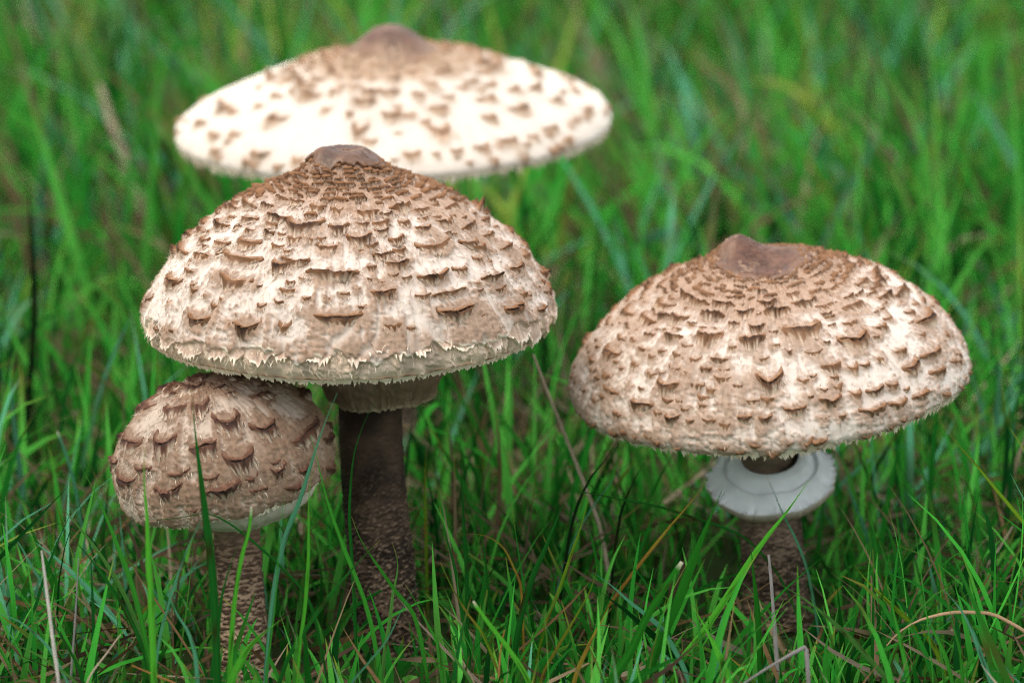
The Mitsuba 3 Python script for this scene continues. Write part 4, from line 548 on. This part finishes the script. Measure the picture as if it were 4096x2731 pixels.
ring_part(K + '__veil', RING_SMALL, math.radians(9), 0.02, [(25, 8), (23.5, 4), (21.5, 1.6), (18, -0.6), (15, -2.2), (11, -2.6), (6.5, -2.4)],
          [C(.58, .54, .46)] * 3 + [C(.48, .44, .37), C(.6, .57, .5), C(.5, .46, .4), C(.3, .25, .2)], 81, 0.0016)

# the flat one behind
K = 'parasol_mushroom_003'
tag(K, 'wide flat pale parasol mushroom with a round brown knob, blurred behind the domed one', 'mushroom', 'parasol mushrooms in the grass')
pb = pal(cream=C(.66, .605, .54), tan=C(.46, .335, .24), umbo=C(.15, .075, .050), brown=C(.29, .175, .105), dark=C(.13, .075, .05))
fill = rings(BACK, rng, 0.235, 0.52, 0.0036, 0.0040, 0.0068, 0.85, S_BACK, 0.8)
fill += rings(BACK, rng, 0.40, 0.93, 0.0095, 0.0045, 0.0055, 0.25, S_BACK, 0.6, 'soft')
fill += rings(BACK, rng, 0.90, 0.97, 0.0045, 0.0036, 0.0042, 0.3, (), 0.8, 'soft')
cap_body(K + '__cap', BACK, list(S_BACK) + fill, pb, 380, 150, 0.2, -0.20, 0.85, 0.3, 0.30)
dress(K + '__cap', BACK, S_BACK, fill, pb, rng, 1.0)
umbo_part(K + '__cap__umbo', BACK, 0.215, pb, rng, 0.0004, pit=0.4)
rim_fringe(K + '__cap__rim_fringe', BACK, 900, rng, pb, 0.003)
gills(K + '__gills', BACK, 0.014, 0.009, pb)
stem_part(K + '__stem', STEM_BACK[0], STEM_BACK[1], 90, 'brown')
ring_part(K + '__ring', RING_BACK, 0.0, 0.0, [(9.2, 3), (14, 2), (19, -1), (19, -3), (15, -6), (9, -5)], [C(.7, .66, .6)] * 3 + [C(.35, .28, .22)] * 3, 95)

# ------------------------------------------------------------------ ground
gx = np.concatenate([[-300, -40, -8], np.linspace(-2.2, 2.2, 111), [8, 40, 300]])
gy = np.concatenate([[-300, -40, -6], np.linspace(-1.0, 4.6, 141), [8, 20, 60, 300]])
GX, GY = np.meshgrid(gx, gy)
near = sstep(6, 3, np.hypot(GX, GY - 1.5))
def ground_z(x, y):
    q = np.stack([x, y, 0 * x], -1)
    return (0.010 * (fb(q, 9, 91, 3) - 0.5) + 0.006 * (fb(q, 60, 92, 2) - 0.5)) * sstep(6, 3, np.hypot(x, y - 1.5))
GZ = ground_z(GX, GY)
scene['ground'] = mikit.ply((np.stack([GX, GY, GZ], -1).reshape(-1, 3), grid_faces(len(gy), len(gx))[:, ::-1]), 'mat_soil', smooth=True)
tag('ground', kind='structure')

# ------------------------------------------------------------------ grass
STEMS = [(STEM_MAIN[0][-1], 0.020), (STEM_RIGHT[0][-1], 0.020), (STEM_SMALL[0][-1], 0.016), (STEM_BACK[0][-1], 0.02)]
CAPS = [MAIN, RIGHT, SMALL, BACK]

def ribbons(base, phi, L, a0, cv, w, psi, tw, fold, nseg, rng, blunt=None):
    """Many blades at once: every blade leans by a0 towards phi and bends by cv more up to its tip."""
    n = len(base)
    s = np.linspace(0, 1, nseg + 1)
    al = a0[:, None] + cv[:, None] * s[None]**1.6
    mid = (al[:, 1:] + al[:, :-1]) / 2
    ds = L[:, None] / nseg
    hx = np.concatenate([np.zeros((n, 1)), np.cumsum(np.sin(mid) * ds, 1)], 1)
    hz = np.concatenate([np.zeros((n, 1)), np.cumsum(np.cos(mid) * ds, 1)], 1)
    wob = rng.normal(0, 0.03, (n, 1)) * L[:, None] * np.sin(s[None] * 3 + rng.uniform(0, 6, (n, 1)))
    dx, dy = np.cos(phi)[:, None], np.sin(phi)[:, None]
    P = base[:, None] + np.stack([hx * dx - wob * dy, hx * dy + wob * dx, hz], -1)
    P[..., 2] = np.maximum(P[..., 2], base[:, None, 2] - 0.002 + 0.001)
    tang = np.stack([np.sin(al) * dx, np.sin(al) * dy, np.cos(al)], -1)
    perp = np.stack([-dy + 0 * al, dx + 0 * al, 0 * al], -1)
    nor = np.cross(perp, tang)
    ps = psi[:, None] + tw[:, None] * s[None]
    side = np.cos(ps)[..., None] * perp + np.sin(ps)[..., None] * nor
    out = np.cross(side, tang)
    wid = w[:, None] * np.minimum(1, 0.62 + 1.3 * s[None]) * (1 - s[None]**2.6) + 0.00008
    A = P - side * wid[..., None] / 2; B = P + side * wid[..., None] / 2
    if fold is None:
        V = np.stack([A, B], 2); k = 2
    else:
        V = np.stack([A, P + out * (wid * fold)[..., None], B], 2); k = 3
    V = V.reshape(n, -1, 3)
    f = []
    for i in range(nseg):
        for j in range(k - 1):
            a = i * k + j
            f += [[a, a + 1, a + k + 1], [a, a + k + 1, a + k]]
    F = (np.array(f)[None] + (np.arange(n) * V.shape[1])[:, None, None]).reshape(-1, 3)
    S = np.repeat(s, k)
    return P, V, F, S

GREENS = np.array([(.020, .190, .022), (.052, .360, .042), (.110, .480, .070), (.008, .080, .014), (.130, .420, .250), (.34, .47, .085)])
def blade_colours(base, S, rng, dry):
    n = len(base)
    patch = fb(base * np.array([1, 1, 0]), 7, 77, 3)
    pick = np.clip((rng.uniform(0, 1, n) * 0.8 + (patch - 0.5) * 0.9 + 0.12), 0, 0.999)
    g = GREENS[np.searchsorted([.20, .44, .64, .78, .89], pick)]
    g = g * rng.uniform(0.5, 1.6, (n, 1))
    straw = np.array([(.30, .22, .13), (.22, .15, .09), (.40, .32, .22), (.16, .11, .075)])[rng.integers(0, 4, n)]
    g = np.where(dry[:, None], straw * rng.uniform(.7, 1.2, (n, 1)), g)
    col = np.repeat(g[:, None], len(S), 1)
    base_c = mixc(g, C(.20, .19, .08), np.full(n, 0.45))
    col = mixc(col, base_c[:, None], np.repeat(sstep(0.28, 0.0, S)[None], n, 0))
    tipd = np.where(rng.uniform(0, 1, n) < 0.42, rng.uniform(0.5, 1, n), 0)
    tl = rng.uniform(0.6, 0.95, n)
    yel = np.array([(.38, .27, .05), (.30, .17, .05), (.22, .24, .03)])[rng.integers(0, 3, n)]
    tt = tipd[:, None] * sstep(0, 1, (S[None] - tl[:, None]) / (1 - tl[:, None] + 1e-3))
    col = col + (yel[:, None] - col) * tt[..., None]
    at, hit = rng.uniform(0.15, 0.95, n), rng.uniform(0, 1, n) < 0.22
    k = np.where(hit, 0.75, 0)[:, None] * np.exp(-((S[None] - at[:, None]) / 0.07)**2)
    return col + (C(.10, .055, .02) - col) * k[..., None]

def scatter(rng, y0, y1, dens, margin):
    out = []
    n = int(dens * (y1 - y0) * 2 * (0.178 * y1 + margin))
    y = rng.uniform(y0, y1, n); x = rng.uniform(-1, 1, n) * (0.178 * y1 + margin)
    keep = np.abs(x) < 0.178 * y + margin
    x, y = x[keep], y[keep]
    clump = fb(np.stack([x, y, 0 * x], -1), 28, 55, 2)
    keep = rng.uniform(0, 1, len(x)) < sstep(0.2, 0.6, clump) * 0.85 + 0.15
    x, y = x[keep], y[keep]
    for p, r in STEMS:
        k = np.hypot(x - p[0], y - p[1]) > r
        x, y = x[k], y[k]
    return np.stack([x, y, ground_z(x, y) - 0.002], -1)

def clear_of_caps(P):
    ok = np.ones(len(P), bool)
    for c in CAPS:
        q = P - c.o
        z = q @ c.ez; r = np.linalg.norm(q - z[..., None] * c.ez, axis=-1)
        bad = (r < c.R + 0.004) & (z > c.zr - 0.004) & (z < 0.062)
        ok &= ~bad.any(1)
    for c, r in ((RING_RIGHT, 0.028), (RING_MAIN, 0.024), (RING_SMALL, 0.027)):
        ok &= ~(np.linalg.norm(P - np.array(c), axis=-1) < r).any(1)
    return ok

def field(rng, base, Lr, wr, nseg, fold, dryp, lean=0.35, bias=None):
    n = len(base)
    L = rng.uniform(0, 1, n)**1.3 * (Lr[1] - Lr[0]) + Lr[0]
    L = L * (0.65 + 0.7 * fb(base * np.array([1, 1, 0]), 11, 66, 2))
    for q, _ in STEMS[:3]:
        L = np.where((np.abs(base[:, 0] - q[0]) < 0.017) & (base[:, 1] < q[1]) & (base[:, 1] > q[1] - 0.16), np.minimum(L, 0.024 + 0.022 * rng.uniform(0, 1, n)), L)
    phi = rng.uniform(0, 2 * math.pi, n)
    if bias is not None:
        k = rng.uniform(0, 1, n) < bias[1]
        phi = np.where(k, bias[0] + rng.normal(0, 0.7, n), phi)
    a0 = np.abs(rng.normal(0, lean, n)); cv = np.abs(rng.normal(0.25, 0.55, n))
    dry = rng.uniform(0, 1, n) < dryp * (0.3 + 1.8 * fb(base * np.array([1, 1, 0]), 5, 33, 2)**2 * 2)
    w = rng.uniform(*wr, n) * np.where(dry, 0.7, 1)
    a0 = np.where(dry, a0 + rng.uniform(0, 0.9, n), a0)
    psi, tw = rng.normal(0, 0.8, n), rng.normal(0, 0.7, n)
    st = rng.bit_generator.state
    for i in range(3):
        rng.bit_generator.state = st
        P, V, F, S = ribbons(base, phi, L, a0, cv, w, psi, tw, fold, nseg, rng)
        ok = clear_of_caps(P)
        if ok.all(): break
        L = np.where(ok, L, L * 0.55)
    V = V[ok]; m = len(V)
    f1 = F.reshape(n, -1, 3)[0]
    F = (f1[None] + (np.arange(m) * V.shape[1])[:, None, None]).reshape(-1, 3)
    col = blade_colours(base[ok], S, rng, dry[ok])
    return V.reshape(-1, 3), F, col.reshape(-1, 3)

rng = np.random.default_rng(11)
zone = []
zone.append(field(rng, scatter(rng, 0.60, 0.80, 30000, 0.10), (0.012, 0.045), (0.0012, 0.0026), 6, 0.16, 0.16, 0.45))
zone.append(field(rng, scatter(rng, 0.80, 0.97, 34000, 0.14), (0.016, 0.062), (0.0009, 0.0028), 6, 0.16, 0.16, 0.40))
zone.append(field(rng, scatter(rng, 0.97, 1.25, 24000, 0.22), (0.02, 0.085), (0.0014, 0.0034), 6, 0.15, 0.14, 0.38))
zone.append(field(rng, scatter(rng, 1.25, 1.9, 14000, 0.30), (0.03, 0.13), (0.0020, 0.0050), 5, None, 0.22, 0.50, (2.8, 0.35)))
zone.append(field(rng, scatter(rng, 1.9, 3.9, 7000, 0.35), (0.05, 0.18), (0.0035, 0.0085), 5, None, 0.22, 0.50, (2.8, 0.35)))
zone.append(field(rng, scatter(rng, 0.60, 1.3, 46000, 0.18), (0.006, 0.028), (0.0012, 0.0026), 4, None, 0.05, 0.6))
zone.append(field(rng, scatter(rng, 1.3, 3.8, 9000, 0.3), (0.02, 0.06), (0.002, 0.005), 3, None, 0.1, 0.6))
put('grass', *merge(zone), mat='mat_blade')
tag('grass', 'dense green meadow grass covering the ground around the mushrooms', 'grass', kind='stuff')

def litter(rng, base):
    n = len(base)
    L = rng.uniform(0.012, 0.06, n); phi = rng.uniform(0, 2 * math.pi, n)
    a0 = rng.uniform(1.0, 1.52, n); cv = rng.normal(0, 0.35, n)
    w = rng.uniform(0.0007, 0.0022, n)
    base = base + np.array([0, 0, 1]) * rng.uniform(0.001, 0.014, (n, 1))
    P, V, F, S = ribbons(base, phi, L, a0, cv, w, rng.normal(0, 1, n), rng.normal(0, 1, n), None, 4, rng)
    ok = clear_of_caps(P); V = V[ok]; m = len(V)
    F = (F.reshape(n, -1, 3)[0][None] + (np.arange(m) * V.shape[1])[:, None, None]).reshape(-1, 3)
    c = np.array([(.33, .25, .16), (.22, .15, .095), (.44, .36, .27), (.15, .10, .07), (.22, .14, .07)])[rng.integers(0, 5, m)] * rng.uniform(.3, .9, (m, 1))
    return V.reshape(-1, 3), F, np.repeat(c, V.shape[1], 0)
put('dead_grass', *merge([litter(rng, scatter(rng, 0.6, 1.3, 9000, 0.2)), litter(rng, scatter(rng, 1.3, 3.6, 3000, 0.3))]), mat='mat_dry')
tag('dead_grass', 'dry brown and straw coloured dead grass lying among the green blades', 'dead grass', kind='stuff')

# ------------------------------------------------------------------ single blades and stalks that stand out
def spline(pts, n):
    p = np.array(pts, float)
    d = np.r_[0, np.cumsum(np.linalg.norm(np.diff(p, axis=0), axis=1))]
    return PchipInterpolator(d, p)(np.linspace(0, d[-1], n)), d[-1]

def hero(key, pts, w, style, seed, blunt):
    g = np.random.default_rng(seed)
    n = 26
    P, L = spline(pts, n)                      # from tip to root
    P = P[::-1]
    s = np.linspace(0, 1, n)
    tang = unit(np.gradient(P, axis=0))
    view = unit(CAM - P)
    a = g.normal(0, 0.35); b = g.normal(0, 0.4)
    side0 = unit(np.cross(tang, view)); out0 = np.cross(side0, tang)
    ang = a + b * s
    side = np.cos(ang)[:, None] * side0 + np.sin(ang)[:, None] * out0
    out = np.cross(side, tang)
    if style in ('straw', 'grey', 'orange', 'twig', 'dryarch', 'pale'):
        rad = w / 2 * (0.85 + 0.3 * nz(np.stack([s * 9 + seed, 0 * s, 0 * s], -1), 1, 2)) * (1 - (0.5 if style != 'dryarch' else 0.7) * s**3)
        ns = 7
        th = np.linspace(0, 2 * math.pi, ns, endpoint=False)
        flat = 0.55
        V = P[:, None] + np.cos(th)[None, :, None] * (side * rad[:, None])[:, None] + np.sin(th)[None, :, None] * (out * rad[:, None] * flat)[:, None]
        F = grid_faces(n, ns, True)
        c = dict(straw=C(.42, .34, .25), grey=C(.21, .20, .195), orange=C(.28, .12, .04), twig=C(.13, .09, .07), dryarch=C(.33, .22, .13), pale=C(.50, .46, .42))[style]
        k = 0.65 + 0.6 * fb(np.stack([np.repeat(s[:, None] * 30, ns, 1), np.repeat(th[None], n, 0), 0 * V[..., 0] + seed], -1), 1, 4, 2)
        put(key, V.reshape(-1, 3), F, (c * k[..., None]).reshape(-1, 3), 'mat_skin')
        return
    tipw = (1 - sstep(0.55, 1.0, s)**1.3) if not blunt else (1 - 0.45 * s**2) * (1 - 0.35 * (s > 0.985))
    wid = w * np.minimum(1, 0.7 + 0.8 * s) * tipw + 0.00012
    fold = 0.17
    rows = []
    for q in (-1, -0.5, 0, 0.5, 1):
        rows.append(P + side * (q * wid / 2)[:, None] + out * ((1 - abs(q)) * fold * wid)[:, None])
    V = np.stack(rows, 1)
    gcol = dict(green=C(.040, .250, .026), bright=C(.090, .430, .036), dark=C(.012, .105, .015), blue=C(.080, .290, .160), yellow=C(.15, .28, .02), broad=C(.016, .135, .012), gold=C(.25, .19, .03),
                lightgreen=C(.075, .22, .045), black=C(.006, .016, .006))[style] * g.uniform(.85, 1.15)
    vein = nz(np.stack([np.repeat(np.arange(5)[None] * 1.7, n, 0), np.repeat(s[:, None] * 3, 5, 1), np.zeros((n, 5)) + seed], -1), 1, 3)
    col = gcol * (0.78 + 0.45 * vein)[..., None]
    col[:, 2] = col[:, 2] * 1.12
    ss = np.repeat(s[:, None], 5, 1)
    col = mixc(col, C(.16, .19, .05), 0.5 * sstep(0.2, 0, ss))
    spots = sstep(0.80, 0.86, nz(np.stack([ss * L / 0.004, np.repeat(np.arange(5)[None] * 0.6, n, 0), 0 * ss + seed], -1), 1, 6))
    col = mixc(col, C(.03, .018, .008), 0.8 * spots)
    if style in ('yellow', 'gold'):
        col = mixc(col, C(.22, .095, .025), 0.6 * sstep(0.55, 0.75, nz(np.stack([ss * 7 + seed, 0 * ss, 0 * ss], -1), 1, 8)))
    if blunt:
        col = mixc(col, C(.70, .66, .52), sstep(0.965, 0.99, ss))
    elif g.uniform() < 0.45:
        col = mixc(col, C(.36, .25, .08), 0.8 * sstep(0.93, 1.0, ss))
    put(key, V.reshape(-1, 3), grid_faces(n, 5), col.reshape(-1, 3), 'mat_blade')

count = {}
for (kind, style, w, blunt, label, pts) in HEROES:
    n = count.get(kind, 0); count[kind] = n + 1
    key = kind + (f'_{n:03d}' if n else '')
    hero(key, pts, w, style, 100 + len(labels), blunt)
    tag(key, label, {'grass_blade': 'grass blade', 'dry_stalk': 'dry stalk'}[kind], {'grass_blade': 'single grass blades standing out', 'dry_stalk': 'dry stalks in the grass'}[kind])
